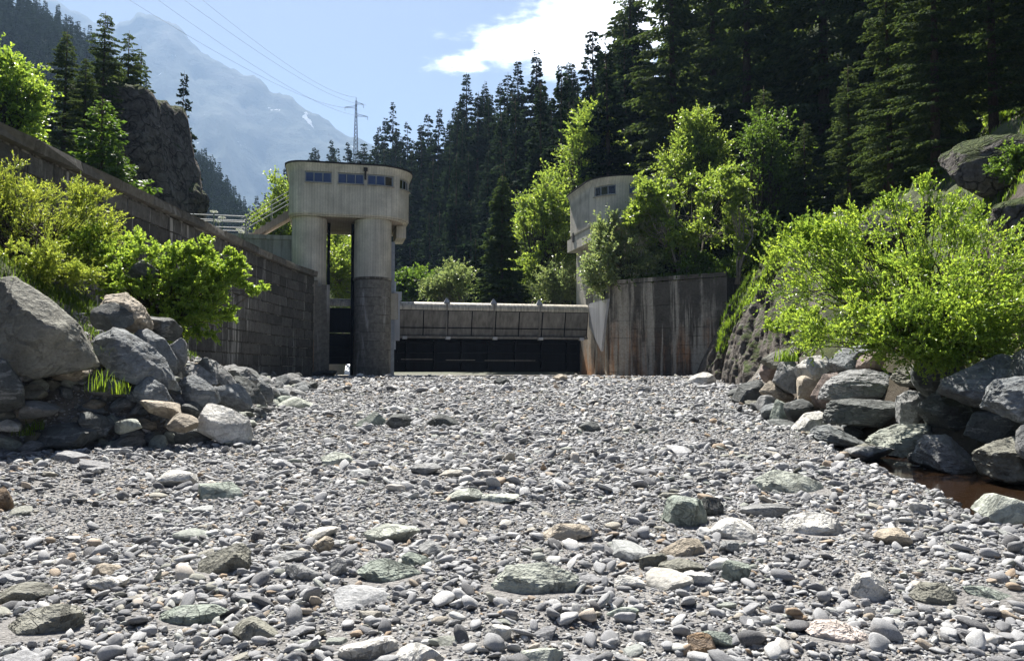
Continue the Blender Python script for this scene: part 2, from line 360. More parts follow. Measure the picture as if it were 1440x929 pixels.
M['flower_orange'] = leaf('orange_flower', (.55,.14,.03), (.5,.14,.03), .3, .1)
# ================================================================== terrain
XL = [(-6,-8.5),(6,-8.6),(9,-8.2),(11.2,-7.4),(12.0,-6.4),(12.8,-4.9),(14,-5.0),(17,-5.5),(20.8,-6.1),(28,-7.6),(36,-10.2),(42,-11.2),(60,-12)]
XR = [(-6,8.5),(7,7.4),(10.6,6.6),(12,6.15),(16,6.0),(22,6.8),(28,8.2),(34,9.2),(38,9.6),(41.2,10.3),(43.5,12.2),(46,13),(60,15)]
LSL = [(-6,.7),(14,.72),(20,.55),(26,.35),(34,.15),(44,.1)]
def bed(y):
    return np.interp(y, [-6, 0, 38, 40.5, 44, 60], [-.1, 0, 1.25, .85, .75, .9])
def Hnear(x, y):
    x = np.asarray(x, float); y = np.asarray(y, float)
    xl = lerp_t(y, XL) + .35*vnoise(x*0, y, .6, 3); xr = lerp_t(y, XR) + .15*vnoise(x*0, y, .9, 5)
    b = bed(y) + .07*fbm(x, y, .35, 3, 1) + .025*fbm(x, y, 1.6, 2, 2)
    # the little stream along the right bank
    we = lerp_t(y, [(-6,4.9),(7,4.9),(10.8,5.15),(14,5.35),(17,5.6),(24,6.6),(60,15)])
    dep = lerp_t(y, [(-6,.32),(10,.34),(13,.34),(16,.22),(21,.1),(26,0)])
    b = b - dep*sstep(we-.55, we+.35, x)
    # left talus
    l = np.clip(xl-x, 0, 30); sl = lerp_t(y, LSL)
    hl = np.minimum(l*sl, 3.6 + .15*l) + .06*fbm(x, y, 1.1, 3, 8)*np.clip(l, 0, 1)
    # right bank: riprap step, berm, then the hillside
    r = np.clip(x-xr, 0, 80)
    k = sstep(25, 33, y)
    berm = np.interp(r, [0, .5, 1.5, 4.2, 6.5, 12, 30, 80], [0, .25, 1.15, 1.75, 4.6, 11.0, 30, 80])
    steep = np.interp(r, [0, .7, 3.6, 5.5, 12, 30, 80], [0, .9, 6.0, 6.6, 10.5, 28, 74])
    hr = berm*(1-k) + steep*k
    hr = hr + np.clip(r, 0, 4)*.16*fbm(x, y, .5, 4, 11)
    h = b + hl + hr
    # terrace behind the masonry wall
    up = sstep(-11.3, -11.75, x)*sstep(5, 7, y)
    t = 6.72 + np.clip(-11.9-x, 0, 2.2)*.45 + np.clip(-14.1-x, 0, 60)*.30 + np.clip(-20-x, 0, 60)*.2 + .15*fbm(x, y, .4, 3, 21)
    h = h*(1-up) + t*up
    wl_ = 45.9-(x-5.9)*.79
    m_ = sstep(.8, 1.6, y-wl_)*sstep(7.2, 7.8, x)*sstep(16, 13, x)
    return np.maximum(h, h*(1-m_) + (6.55+.1*fbm(x, y, .6, 3, 71))*m_)
TL = [(-400,340),(-200,300),(0,222),(60,212),(130,188),(200,152),(280,118),(330,92),(360,74),(420,50),(480,30),(560,10),(1800,8)]
TR = [(-400,300,700,6),(250,300,600,6),(330,260,420,36),(360,240,400,66),(400,225,330,64),(440,200,300,64),(500,160,220,44),(550,145,200,44),(600,125,185,37),
      (640,112,165,36),(690,98,150,35),(740,86,135,31),(780,75,120,28),(880,65,100,22),(960,58,95,27),(1040,54,92,36),(1200,50,90,54),(1440,46,90,70),(1900,40,90,85),(2600,40,90,90)]
def Hback(x, y):
    x = np.asarray(x, float); y = np.asarray(y, float)
    px = 720 + FPX*x/np.maximum(y, 1)
    zl = 8 + (lerp_t(px, TL)-8)*sstep(190, 520, y)*1.0
    tx = [t[0] for t in TR]
    a = np.interp(px, tx, [t[1] for t in TR]); b = np.interp(px, tx, [t[2] for t in TR]); c = np.interp(px, tx, [t[3] for t in TR])
    base = np.interp(y, [48, 56, 62, 75, 130, 220], [1.0, 1.6, 4.2, 5.2, 6, 8])
    t = np.clip((y-a)/(b-a), 0, 1.3); s = np.where(t < 1, t*(2-t)*.35 + t*.65, 1 + (t-1)*.25)
    zr = base + (c-base)*s
    left = 7.5 + np.clip(-13-x, 0, 30)*.32*np.clip((75-y)/15, 0, 1) + 0*y
    lk = sstep(-10, -14, x)*np.clip((110-y)/30, 0, 1)
    h = np.maximum(zl*np.clip((y-120)/80, 0, 1), zr)
    h = np.maximum(h, left*lk)
    am = np.clip((y-60)/60, 0, 1)
    h = h + am*(1.2*fbm(x, y, .05, 4, 31) + .35*fbm(x, y, .3, 3, 33))
    return h
def H(x, y):
    x = np.asarray(x, float); y = np.asarray(y, float)
    k = sstep(46, 55, y)
    kr = np.where(x > 9, sstep(44, 60, y), k)
    r = Hnear(x, y)*(1-kr) + Hback(x, y)*kr
    m_ = sstep(7.2, 7.8, x)*sstep(43, 46, y)*sstep(62, 52, y)*sstep(.8, 1.6, y-(45.9-(x-5.9)*.79))
    return np.maximum(r, 6.5*m_)
def Hs(x, y): return float(H(np.array([x]), np.array([y]))[0])

def hit(px, py, y0=8, y1=120):
    """where the ground stands at this spot of the view"""
    Y = np.linspace(y0, y1, 900); d = at(px, py, 1.0); X = d.x*Y; Z = EYE + (d.z-EYE)*Y
    k = np.nonzero(H(X, Y) > Z)[0]; return float(Y[k[0]]) if len(k) else None
def grid_mesh(name, X, Y, mats, zoff=0, attr=None):
    Z = H(X, Y) + zoff; n, m = X.shape
    V = np.stack([X, Y, Z], -1).reshape(-1, 3)
    i = np.arange((n-1)*(m-1)); r, c = i//(m-1), i % (m-1); a = r*m+c
    F = np.stack([a, a+1, a+m+1, a+m], 1)
    me = mesh_from(name, V, F, True, mats)
    if attr is not None:
        A = attr(X, Y, Z).reshape(-1, 4).astype(np.float32)
        ca = me.color_attributes.new('zone', 'FLOAT_COLOR', 'POINT'); ca.data.foreach_set('color', A.ravel())
    return me
def zone(X, Y, Z):
    """r: soil/rock bank, g: grass, b: damp by the stream"""
    xl, xr = lerp_t(Y, XL), lerp_t(Y, XR)
    soil = np.maximum(sstep(0, .5, xl-X), sstep(0, .3, X-xr))
    g = np.where(X < -11.5, 1, 0)*1.0
    g = np.maximum(g, sstep(.9, 2.2, X-xr)*sstep(-.15, .25, fbm(X, Y, .45, 3, 41)+.2)*np.where(Y > 25, .75, 1))
    g = np.maximum(g, sstep(2.2, 4, xl-X)*.8)
    g = np.maximum(g, sstep(50, 58, Y))
    we = lerp_t(Y, [(-6,4.9),(7,4.9),(10.8,5.15),(14,5.35),(17,5.6),(24,6.6),(60,15)])
    b = sstep(we-.5, we-.1, X)*sstep(27, 22, Y)
    b = np.maximum(b, sstep(39, 40.5, Y)*sstep(50, 48, Y)*(X < 12)*(X > -12))
    return np.stack([soil, g, b, np.ones_like(X)], -1)
m = Mat('ground_surface'); cw = m.coord(world=True)
za = m.n('ShaderNodeVertexColor', layer_name='zone').outputs[0]; zs = m.n('ShaderNodeSeparateColor', {0: za})
gr = m.mix(1.0, m.ramp(m.noise(cw, 60, 4, .7), [(.3, (.12,.115,.11)), (.5, (.24,.23,.22)), (.7, (.38,.37,.36))]), m.ramp(m.noise(cw, 1.1, 4), [(.3, .8), (.7, 1.15)]), 'MULTIPLY')
vor = m.n('ShaderNodeTexVoronoi', {'Vector': cw, 'Scale': 28.0}).outputs
gr = m.mix(.5, gr, m.ramp(vor[1], [(0, (.16,.16,.16)), (1, (.38,.37,.36))]))
so_ = m.mix(m.ramp(m.noise(cw, .8, 7, .65), [(.35, 0), (.65, 1)]), (.10,.085,.07), (.24,.225,.205))
so_ = m.mix(.7, so_, m.ramp(m.noise(cw, 9, 5, .7), [(.3, .5), (.7, 1.5)]), 'MULTIPLY')
gs = m.ramp(m.noise(cw, 2.2, 6, .7), [(.25, (.02,.03,.01)), (.5, (.05,.075,.018)), (.62, (.085,.115,.025)), (.75, (.10,.085,.035))])
col = m.mix(zs.outputs[0], gr, so_); col = m.mix(zs.outputs[1], col, gs)
col = m.mix(m.math('MULTIPLY', zs.outputs[2], .75), col, (.045,.033,.022))
m.bump(m.math('ADD', m.math('MULTIPLY', m.math('SUBTRACT', 1.0, vor[0]), .5), m.math('ADD', m.noise(cw, 40, 4, .7), m.math('MULTIPLY', m.noise(cw, 2.5, 6, .65), 3))), .8, .05)
M['ground'] = m.fin(col, .92, .2)
def axis(pts):
    out = []
    for (a, b, n) in pts: out += list(np.linspace(a, b, n, endpoint=False))
    return np.array(out + [pts[-1][1]])
gx = axis([(-70,-22,32),(-22,-12,25),(-12,-4,70),(-4,4,40),(4,12,80),(12,22,60),(22,70,34)]); gy = axis([(-8,4,24),(4,16,90),(16,44,140),(44,60,32)])
Xg, Yg = np.meshgrid(gx, gy)
link('riverbed_and_banks', grid_mesh('riverbed_and_banks', Xg, Yg, [M['ground']], 0, zone), kind='structure')
# hills behind: polar fan round the valley
m = Mat('hillside_forest_floor'); cw = m.coord(world=True)
col = m.ramp(m.noise(cw, .25, 7, .7), [(.3, (.012,.02,.010)), (.55, (.03,.045,.016)), (.68, (.075,.10,.025)), (.8, (.09,.08,.05))])
m.bump(m.noise(cw, .5, 6, .7), 1, 1.0); M['hill'] = m.fin(col, .95, .1)
av = np.linspace(-1.7, 1.9, 260); yv = np.concatenate([np.linspace(59.5, 130, 60, endpoint=False), np.linspace(130, 300, 50, endpoint=False), np.linspace(300, 900, 40)])
Ag, Yg = np.meshgrid(av, yv)
link('hillside', grid_mesh('hillside', Ag*Yg, Yg, [M['hill']], -.04), kind='structure')
# far mountain range
def ridge_z(px): # crest of the far mountain against the sky, as py
    return np.interp(px, [-700,-400,-150,0,60,90,110,132,150,168,180,205,228,240,262,285,300,330,350,375,400,440,470,500,560,640,760,900,1200,1800],
                         [90,20,-40,-30,-10,5,10,28,30,22,13,12,13,20,52,68,75,92,104,122,134,157,172,187,215,262,320,370,400,420])
YM = 4400.0
ma = np.linspace(-1.5, 1.0, 600); mt = np.linspace(0, 1, 90)
Am, Tm = np.meshgrid(ma, mt)
px_ = 720 + FPX*Am
crest = EYE + (520 - ridge_z(px_))/FPX*YM
Ym = 2500 + (YM-2500)*np.minimum(Tm/.8, 1) + np.maximum(Tm-.8, 0)*10000
prof = np.where(Tm < .8, (Tm/.8)**1.35, 1 - (Tm-.8)*2.2)
Xm = Am*YM*(.55 + .45*np.minimum(Tm/.8, 1))
nz_ = fbm(Xm, Ym, .002, 6, 51)
rid = 1-np.abs(fbm(Xm*1.0+Ym*.3, Ym*.35, .0027, 5, 57))
Zm = 20 + (crest-20)*prof + (nz_*70 + (rid-.5)*170)*np.sin(np.clip(Tm/.8, 0, 1)*math.pi)**.8 + 26*fbm(Xm, Ym, .01, 4, 61)*np.clip(Tm*3, 0, 1)
V = np.stack([Xm, Ym, Zm], -1).reshape(-1, 3); n_, m_ = Xm.shape
i = np.arange((n_-1)*(m_-1)); a_ = (i//(m_-1))*m_ + i % (m_-1)
m = Mat('mountain_rock'); cw = m.coord(world=True)
z_ = m.n('ShaderNodeSeparateXYZ', {0: cw}).outputs[2]
nn = m.noise(cw, .0034, 9, .68)
col = m.ramp(m.math('ADD', nn, m.n('ShaderNodeMapRange', {0: z_, 1: 300, 2: 2700, 3: -.22, 4: .22}).outputs[0]), [(.3, (.025,.038,.03)), (.5, (.042,.052,.04)), (.65, (.065,.068,.065)), (.85, (.09,.09,.09))])
sn = m.noise(m.n('ShaderNodeVectorMath', {0: cw, 1: (1, 1, .45)}, operation='MULTIPLY').outputs[0], .0075, 8, .64, .5)
nzz = m.n('ShaderNodeSeparateXYZ', {0: m.n('ShaderNodeNewGeometry').outputs['Normal']}).outputs[2]
col = m.mix(m.math('MULTIPLY', m.ramp(sn, [(.66, 0), (.68, .7)]), m.ramp(nzz, [(.3, 0), (.5, 1)])), col, (.85,.87,.9))
m.bump(nn, 1, 60); M['mountain'] = m.fin(col, .95, .1)
link('mountain', mesh_from('mountain', V, np.stack([a_, a_+1, a_+m_+1, a_+m_], 1), True, [M['mountain']]), kind='structure')

# water of the little stream and the pool on the apron
m = Mat('stream_water'); m.bump(m.noise(m.coord(world=True), 6, 4), .12, .03)
m.p.inputs['Transmission Weight'].default_value = .55; m.p.inputs['IOR'].default_value = 1.33
M['water'] = m.fin((.045,.026,.015), .04, .6)
gx = np.linspace(4.2, 8.6, 12); gy = np.linspace(3, 21, 24); Xw, Yw = np.meshgrid(gx, gy); n_, m_ = Xw.shape
Zw = bed(Yw) - .245
i = np.arange((n_-1)*(m_-1)); a_ = (i//(m_-1))*m_ + i % (m_-1)
link('stream_water', mesh_from('stream_water', np.stack([Xw, Yw, Zw], -1).reshape(-1, 3), np.stack([a_, a_+1, a_+m_+1, a_+m_], 1), True, [M['water']]), kind='structure')

# ================================================================== rocks
def ico(sub):
    bm = bmesh.new(); bmesh.ops.create_icosphere(bm, subdivisions=sub, radius=1)
    V = np.array([v.co[:] for v in bm.verts]); F = np.array([[v.index for v in f.verts] for f in bm.faces]); bm.free(); return V, F
ICO = {k: ico(k) for k in (2, 3, 4, 5)}
def n3(P, f, seed, o=4):
    r = 0; a = 1
    for k in range(o):
        q = f*2**k
        r = r + a*(vnoise(P[:,0]+P[:,2]*.37, P[:,1]-P[:,2]*.61, q, seed+k) + vnoise(P[:,2]-P[:,0]*.29, P[:,1]+P[:,0]*.43, q, seed+k+50))*.5
        a *= .5
    return r
def rock_shape(seed, sub=4, planes=11, sharp=14, rough=.05, elong=(1,1,1), tilt=0.0, flat_bias=0):
    g = np.random.default_rng(seed); D, F = ICO[sub]
    N = g.normal(size=(planes, 3)); N /= np.linalg.norm(N, axis=1)[:, None]
    d = g.uniform(.55, .86, planes)
    if flat_bias:
        N = np.vstack([N, [[.08,-.1,1],[.05,.1,-1]]]); N /= np.linalg.norm(N, axis=1)[:, None]; d = np.concatenate([d, [flat_bias, flat_bias]])
    q = np.maximum(D @ N.T, .02)/d[None, :]
    r = 1/np.power((q**sharp).sum(1) + (1/1.12)**sharp, 1/sharp)
    if sub > 2:
        CN = g.normal(size=(5, 3)); CN /= np.linalg.norm(CN, axis=1)[:, None]; cs = ((D*r[:, None]) @ CN.T).max(0)*g.uniform(.82, .95, 5)
        q = np.concatenate([q, np.maximum(D @ CN.T, .02)/cs[None, :]], 1); r = 1/np.power((q**(sharp*1.4)).sum(1) + (1/1.12)**(sharp*1.4), 1/(sharp*1.4))
    P = D*r[:, None]
    P *= np.array(elong)[None, :]
    P = P*(1 + (rough*n3(P, 1.6, seed, 5) + rough*.35*n3(P, 7, seed+9, 3))[:, None])
    c, s = math.cos(tilt), math.sin(tilt)
    P = P @ np.array([[c, 0, s], [0, 1, 0], [-s, 0, c]])   # roll about the view axis
    mn, mx_ = P.min(0), P.max(0); P = (P-(mn+mx_)/2)/(mx_-mn)
    return P, F
def rock_mesh(name, seed, dims, mat, **k):
    P, F = rock_shape(seed, **k); sm = True
    me = mesh_from(name, P*np.array(dims)[None, :], F, sm, [mat]); me.set_sharp_from_angle(angle=R(19))
    return me
POLY = {
101:[(-15,390),(20,387),(67,417),(110,453),(137,507),(132,517),(83,528),(50,531),(13,520),(-22,480)],
102:[(-24,498),(5,503),(17,520),(33,545),(30,572),(0,581),(-24,580)],
104:[(133,472),(160,458),(173,460),(205,480),(230,500),(247,533),(238,551),(187,532),(147,499)],
105:[(180,462),(207,460),(233,477),(250,505),(247,530),(215,522)],
103:[(137,432),(147,415),(177,410),(200,427),(212,447),(209,463),(180,466),(142,452)],
108:[(192,537),(207,527),(230,540),(246,567),(236,573),(200,562),(190,548)],
109:[(257,540),(261,525),(271,524),(288,533),(306,547),(311,556),(310,570),(279,573),(263,562)],
115:[(277,575),(281,566),(294,565),(326,574),(351,589),(360,626),(351,628),(308,616),(281,604)],
111:[(277,509),(287,499),(302,505),(322,523),(338,546),(333,551),(306,540)],
110:[(253,520),(267,509),(281,512),(309,535),(307,543),(280,542),(260,530)],
113:[(318,519),(330,514),(350,516),(364,533),(362,542),(335,534)],
1131:[(320,527),(340,526),(361,540),(378,568),(371,571),(335,549)],
114:[(360,540),(369,533),(382,544),(386,554),(380,570),(364,556)],
209:[(1155,536),(1191,519),(1221,518),(1251,525),(1266,547),(1260,562),(1167,563),(1153,559)],
211:[(1158,581),(1168,562),(1203,560),(1260,562),(1266,573),(1260,594),(1239,601),(1161,595)],
216:[(1136,614),(1143,600),(1158,593),(1179,603),(1219,622),(1218,632),(1179,628),(1140,620)],
217:[(1217,623),(1227,608),(1260,595),(1305,595),(1324,608),(1312,637),(1275,640),(1221,631)],
218:[(1252,532),(1260,517),(1296,509),(1330,519),(1330,539),(1311,548),(1266,543)],
222:[(1322,547),(1326,531),(1417,492),(1428,499),(1440,540),(1393,581),(1350,564)],
223:[(1388,560),(1398,532),(1445,527),(1490,560),(1470,603),(1399,582)],
224:[(1291,630),(1299,611),(1332,609),(1366,640),(1382,664),(1335,672),(1299,652)],
225:[(1378,630),(1399,619),(1432,612),(1470,620),(1470,680),(1417,680),(1387,668)],
221:[(1294,565),(1317,548),(1351,557),(1373,580),(1368,610),(1329,608),(1297,578)],
220:[(1263,556),(1281,545),(1305,549),(1312,580),(1287,601),(1260,595)],
207:[(1163,508),(1185,486),(1226,483),(1226,500),(1206,519),(1179,523)],
206:[(1119,514),(1138,498),(1167,498),(1174,520),(1152,535),(1131,536)],
204:[(1086,535),(1096,508),(1115,504),(1132,526),(1129,549),(1103,552)],
202:[(1069,505),(1085,495),(1128,483),(1132,489),(1109,507),(1085,520)],
201:[(1023,566),(1040,540),(1067,531),(1077,541),(1069,572)],
205:[(1066,549),(1082,533),(1116,552),(1112,566),(1088,562)],
210:[(1137,559),(1158,525),(1180,522),(1181,562),(1155,577)],
214:[(1111,602),(1131,580),(1160,575),(1163,595),(1137,617),(1115,614)],
212:[(1080,593),(1091,560),(1107,563),(1110,592),(1094,599)],
301:[(270,793),(300,776),(340,759),(351,771),(353,802),(320,810),(275,799)],
302:[(494,799),(520,780),(545,777),(580,789),(605,806),(592,818),(560,816),(530,806),(500,806)],
303:[(560,775),(575,769),(600,777),(609,785),(608,799),(590,803),(570,787)],
306:[(929,727),(938,699),(955,691),(990,699),(1004,737),(985,744),(940,734)],
308:[(1054,672),(1078,650),(1096,646),(1130,660),(1167,668),(1160,676),(1110,692),(1065,690)],
309:[(1089,736),(1113,717),(1140,710),(1181,721),(1187,741),(1150,752),(1105,753)],
310:[(924,769),(958,750),(986,748),(990,777),(945,785)],
305:[(686,818),(712,785),(770,780),(816,800),(803,828),(740,840),(693,834)],
313:[(-6,882),(30,850),(80,839),(120,844),(112,872),(50,892),(-6,894)],
326:[(1195,832),(1203,806),(1222,800),(1246,819),(1252,837),(1225,846),(1200,844)],
327:[(1277,832),(1298,810),(1330,813),(1354,841),(1345,854),(1300,846)],
325:[(1126,876),(1143,863),(1180,864),(1217,881),(1233,902),(1190,905),(1150,896)],
317:[(450,642),(470,634),(494,638),(499,652),(488,660),(458,655)],
328:[(1355,818),(1385,818),(1430,835),(1465,848),(1450,858),(1400,846),(1360,828)],
315:[(222,864),(250,850),(300,848),(322,858),(300,870),(250,873)],
}
def poly_rock(pts, Y, dep, seed, rough, sub):
    g = np.random.default_rng(seed); W3 = np.array([[*at(px, py, Y)] for px, py in pts]); c = W3.mean(0); P = W3-c
    # convex outline, clockwise or not
    a = np.argsort(np.arctan2(P[:, 2], P[:, 0])); P = P[a]; n = len(P)
    w, h = np.ptp(P[:, 0]), np.ptp(P[:, 2]); D2 = dep*w/2; N = []; d = []
    for i in range(n):
        e = P[(i+1) % n]-P[i]; L = math.hypot(e[0], e[2]); nx, nz = e[2]/L, -e[0]/L; dd = P[i][0]*nx + P[i][2]*nz
        ny = g.uniform(-.75, -.3) if nz > .25 else g.uniform(-.25, .25)
        v = np.array([nx, ny, nz]); N.append(v); d.append(dd)
        if nz > .25: N.append(np.array([nx, .35, nz])); d.append(dd*1.01)
    for v, k in (((g.uniform(-.15,.15), -1, g.uniform(.0, .25)), .92), ((g.uniform(.3,.6), -1, g.uniform(-.3, .1)), 1.08), ((g.uniform(-.6,-.3), -1, g.uniform(-.1, .5)), 1.08), ((0, 1, .1), 1), ((.5, 1, .1), 1.1), ((-.5, 1, .2), 1.1)):
        N.append(np.array(v)); d.append(D2*k)
    N = np.array(N, float); d = np.array(d); S3 = np.array([w/2, D2, h/2]); N2 = N*S3[None, :]
    Dr, F = ICO[sub]; q = np.maximum(Dr @ N2.T, .001)/np.maximum(d[None, :], .02); sh = 30
    r = 1/np.power((q**sh).sum(1), 1/sh); Q = Dr*r[:, None]
    CN = g.normal(size=(7, 3)); CN[:, 1] -= .5; CN /= np.linalg.norm(CN, axis=1)[:, None]
    cs = (Q @ CN.T).max(0)*(g.uniform(.80, .93, 7) if seed != 101 else 1.3); q2 = np.maximum(Dr @ CN.T, .001)/cs[None, :]
    q = np.concatenate([q, q2], 1); sh = 90; r = 1/np.power((q**sh).sum(1), 1/sh); Q = Dr*r[:, None]
    ns = n3(Q, 1.7, seed, 6); nb = n3(Q*np.array([1, 1, 2.0]), 3.6, seed+4, 5)
    Q = Q*(1 + (rough*.45*ns + rough*1.3*np.abs(nb) - rough*.5 - rough*.9*np.abs(n3(Q*np.array([1,1,1.6]), 8.0, seed+12, 3)))[:, None])
    return c, Q*S3[None, :], F
def boulder(name, px, py, w, h, Y, mat, seed, label, group=None, cat='boulder', dep=.85, tilt=0, el=(1.3,1,1), fb=0, rough=.05, planes=13, sub=4, sharp=34, moss=None, yaw=0):
    if seed in POLY:
        c, P, F = poly_rock(POLY[seed], Y, dep, seed, rough, 5 if w > 75 else 4)
        if name == 'river_stone': P[:, 2] = np.where(P[:, 2] < 0, P[:, 2]*1.5, P[:, 2])
        me = mesh_from(name, P, F, True, [M[mat]]); me.set_sharp_from_angle(angle=R(17))
        return link(name, me, None, label, cat, group, loc=c)
    s = Y/FPX; dims = (w*s, w*s*dep, h*s); p = at(px, py, Y)
    me = rock_mesh(name, seed, dims, M[mat], tilt=R(tilt), elong=el, flat_bias=fb, rough=rough, planes=planes, sub=sub, sharp=sharp)
    return link(name, me, None, label, cat, group, loc=p, rot=(0, 0, yaw))
GL, GR, GS = 'boulders heaped on the left bank', 'riprap boulders along the right bank', 'larger stones lying on the gravel bed'
LB = [
 (55,460,165,156,12.0,'olive',101,'huge smooth olive-grey slab leaning at the far left under the yellow-green bushes',.6,38,(1.5,1,1),.03),
 (2,543,70,84,11.2,'dark',102,'dark grey boulder cut by the left edge of the photo, below the huge slab',.8,0,(1,1,1),.05),
 (176,432,78,52,13.9,'tan',103,'rounded tan boulder sitting highest in the heap just below the bush',.8,-10,(1.3,1,1),.06),
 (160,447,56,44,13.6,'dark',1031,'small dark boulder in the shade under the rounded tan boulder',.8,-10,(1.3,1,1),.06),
 (186,504,118,98,13.0,'blue',104,'large blue-grey angular slab right of the huge olive slab, falling to the right',.7,-38,(1.7,1,1),.06),
 (222,486,70,72,13.7,'blue',105,'blue-grey slab standing behind the large angular slab',.7,-50,(1.4,1,1),.05),
 (228,462,56,36,14.4,'dark',106,'flat dark boulder half hidden by the hanging leaves of the bush',.8,-15,(1.5,1,1),.05),
 (250,497,30,44,14.0,'grey',107,'narrow upright grey stone at the right end of the dark slabs',.8,20,(1,1,1.2),.06),
 (218,550,58,46,12.7,'blue',108,'wedge shaped blue-grey boulder above the two tan slabs',.9,-32,(1.5,1,1),.05),
 (284,546,66,56,13.8,'blue',109,'bulky blue-grey boulder directly above the white smooth one',.9,-28,(1.3,1,1),.07),
 (281,523,72,34,14.8,'grey',110,'long grey boulder lying behind the bulky blue-grey one',.9,-22,(1.7,1,1),.06),
 (311,521,70,50,16.2,'grey',111,'tall grey ridge shaped boulder near the wall with a pale top',.8,-36,(1.8,1,1),.07),
 (327,559,54,40,14.6,'blue',112,'grey boulder right of the bulky one, just over the gravel',.9,-36,(1.6,1,1),.06),
 (346,532,56,44,18.0,'grey',113,'pale topped angular boulder leaning against the foot of the masonry wall',.8,-38,(1.6,1,1),.08),
 (333,548,62,34,17.0,'dark',1131,'dark elongated boulder below the pale topped one at the wall',.8,-38,(2,1,1),.07),
 (362,551,38,38,17.6,'blue',114,'last upright boulder of the heap towards the weir',.9,-60,(1.2,1,1),.08),
 (318,597,84,62,12.7,'pale',115,'big smooth cream-white boulder at the edge of the gravel, shaded face to the right',.75,-28,(1.5,1,1),.03),
 (226,577,60,30,12.4,'tan',116,'thin tan slab pointing down to the right in the talus',.9,-24,(2.2,1,1),.04),
 (257,594,44,27,12.2,'tan',117,'tan rounded slab touching the cream-white boulder on its left',.9,-18,(1.5,1,1),.04),
 (183,599,42,22,12.0,'palegreen',118,'pale green flat stone in the middle of the talus front',.9,-8,(1.6,1,1),.04),
 (92,612,80,36,11.8,'dark',119,'broad dark rock over a black hollow at the front of the talus',.8,8,(1.6,1,1),.07),
 (130,598,44,38,12.0,'dark',120,'dark blocky rock right of the broad dark one',.8,-20,(1.2,1,1),.07),
 (52,576,58,26,11.7,'grey',121,'flat light grey stone below the huge slab at left',.9,6,(1.8,1,1),.04),
 (47,551,42,24,12.0,'olive',122,'small olive stone in the shade under the huge slab',.9,-14,(1.5,1,1),.05),
 (14,598,36,17,11.5,'pale',123,'small cream stone near the left edge of the photo in the talus',.9,-2,(1.5,1,1),.03),
 (420,571,66,28,20.0,'palegreen',124,'low broad pale green boulder on the gravel before the weir at left',.9,-4,(1.7,1,1),.07),
 (396,566,34,20,20.5,'green',125,'low green-grey stone left of the broad pale green one',.9,4,(1.4,1,1),.07),
 (380,552,30,22,20.5,'grey',126,'light grey stone behind the low green-grey one near the wall',.9,-14,(1.4,1,1),.06),
 (100,525,50,26,12.4,'tan',127,'short tan stone wedged under the lower right tip of the huge slab',.9,0,(1.4,1,1),.05),
 (150,545,52,26,12.6,'grey',128,'grey flat stone by the grass tufts in the heap',.9,-6,(1.5,1,1),.05),
 (200,380,40,30,16.0,'dark',129,'dark boulder hidden deep in the left bush',.9,-6,(1.5,1,1),.05),
]
for (px,py,w,h,Y,mt_,sd_,lb,dp,tl,el,ro) in LB:
    boulder('boulder', px, py, w, h, Y, mt_, sd_, lb, GL, dep=dp, tilt=tl, el=el, rough=ro)
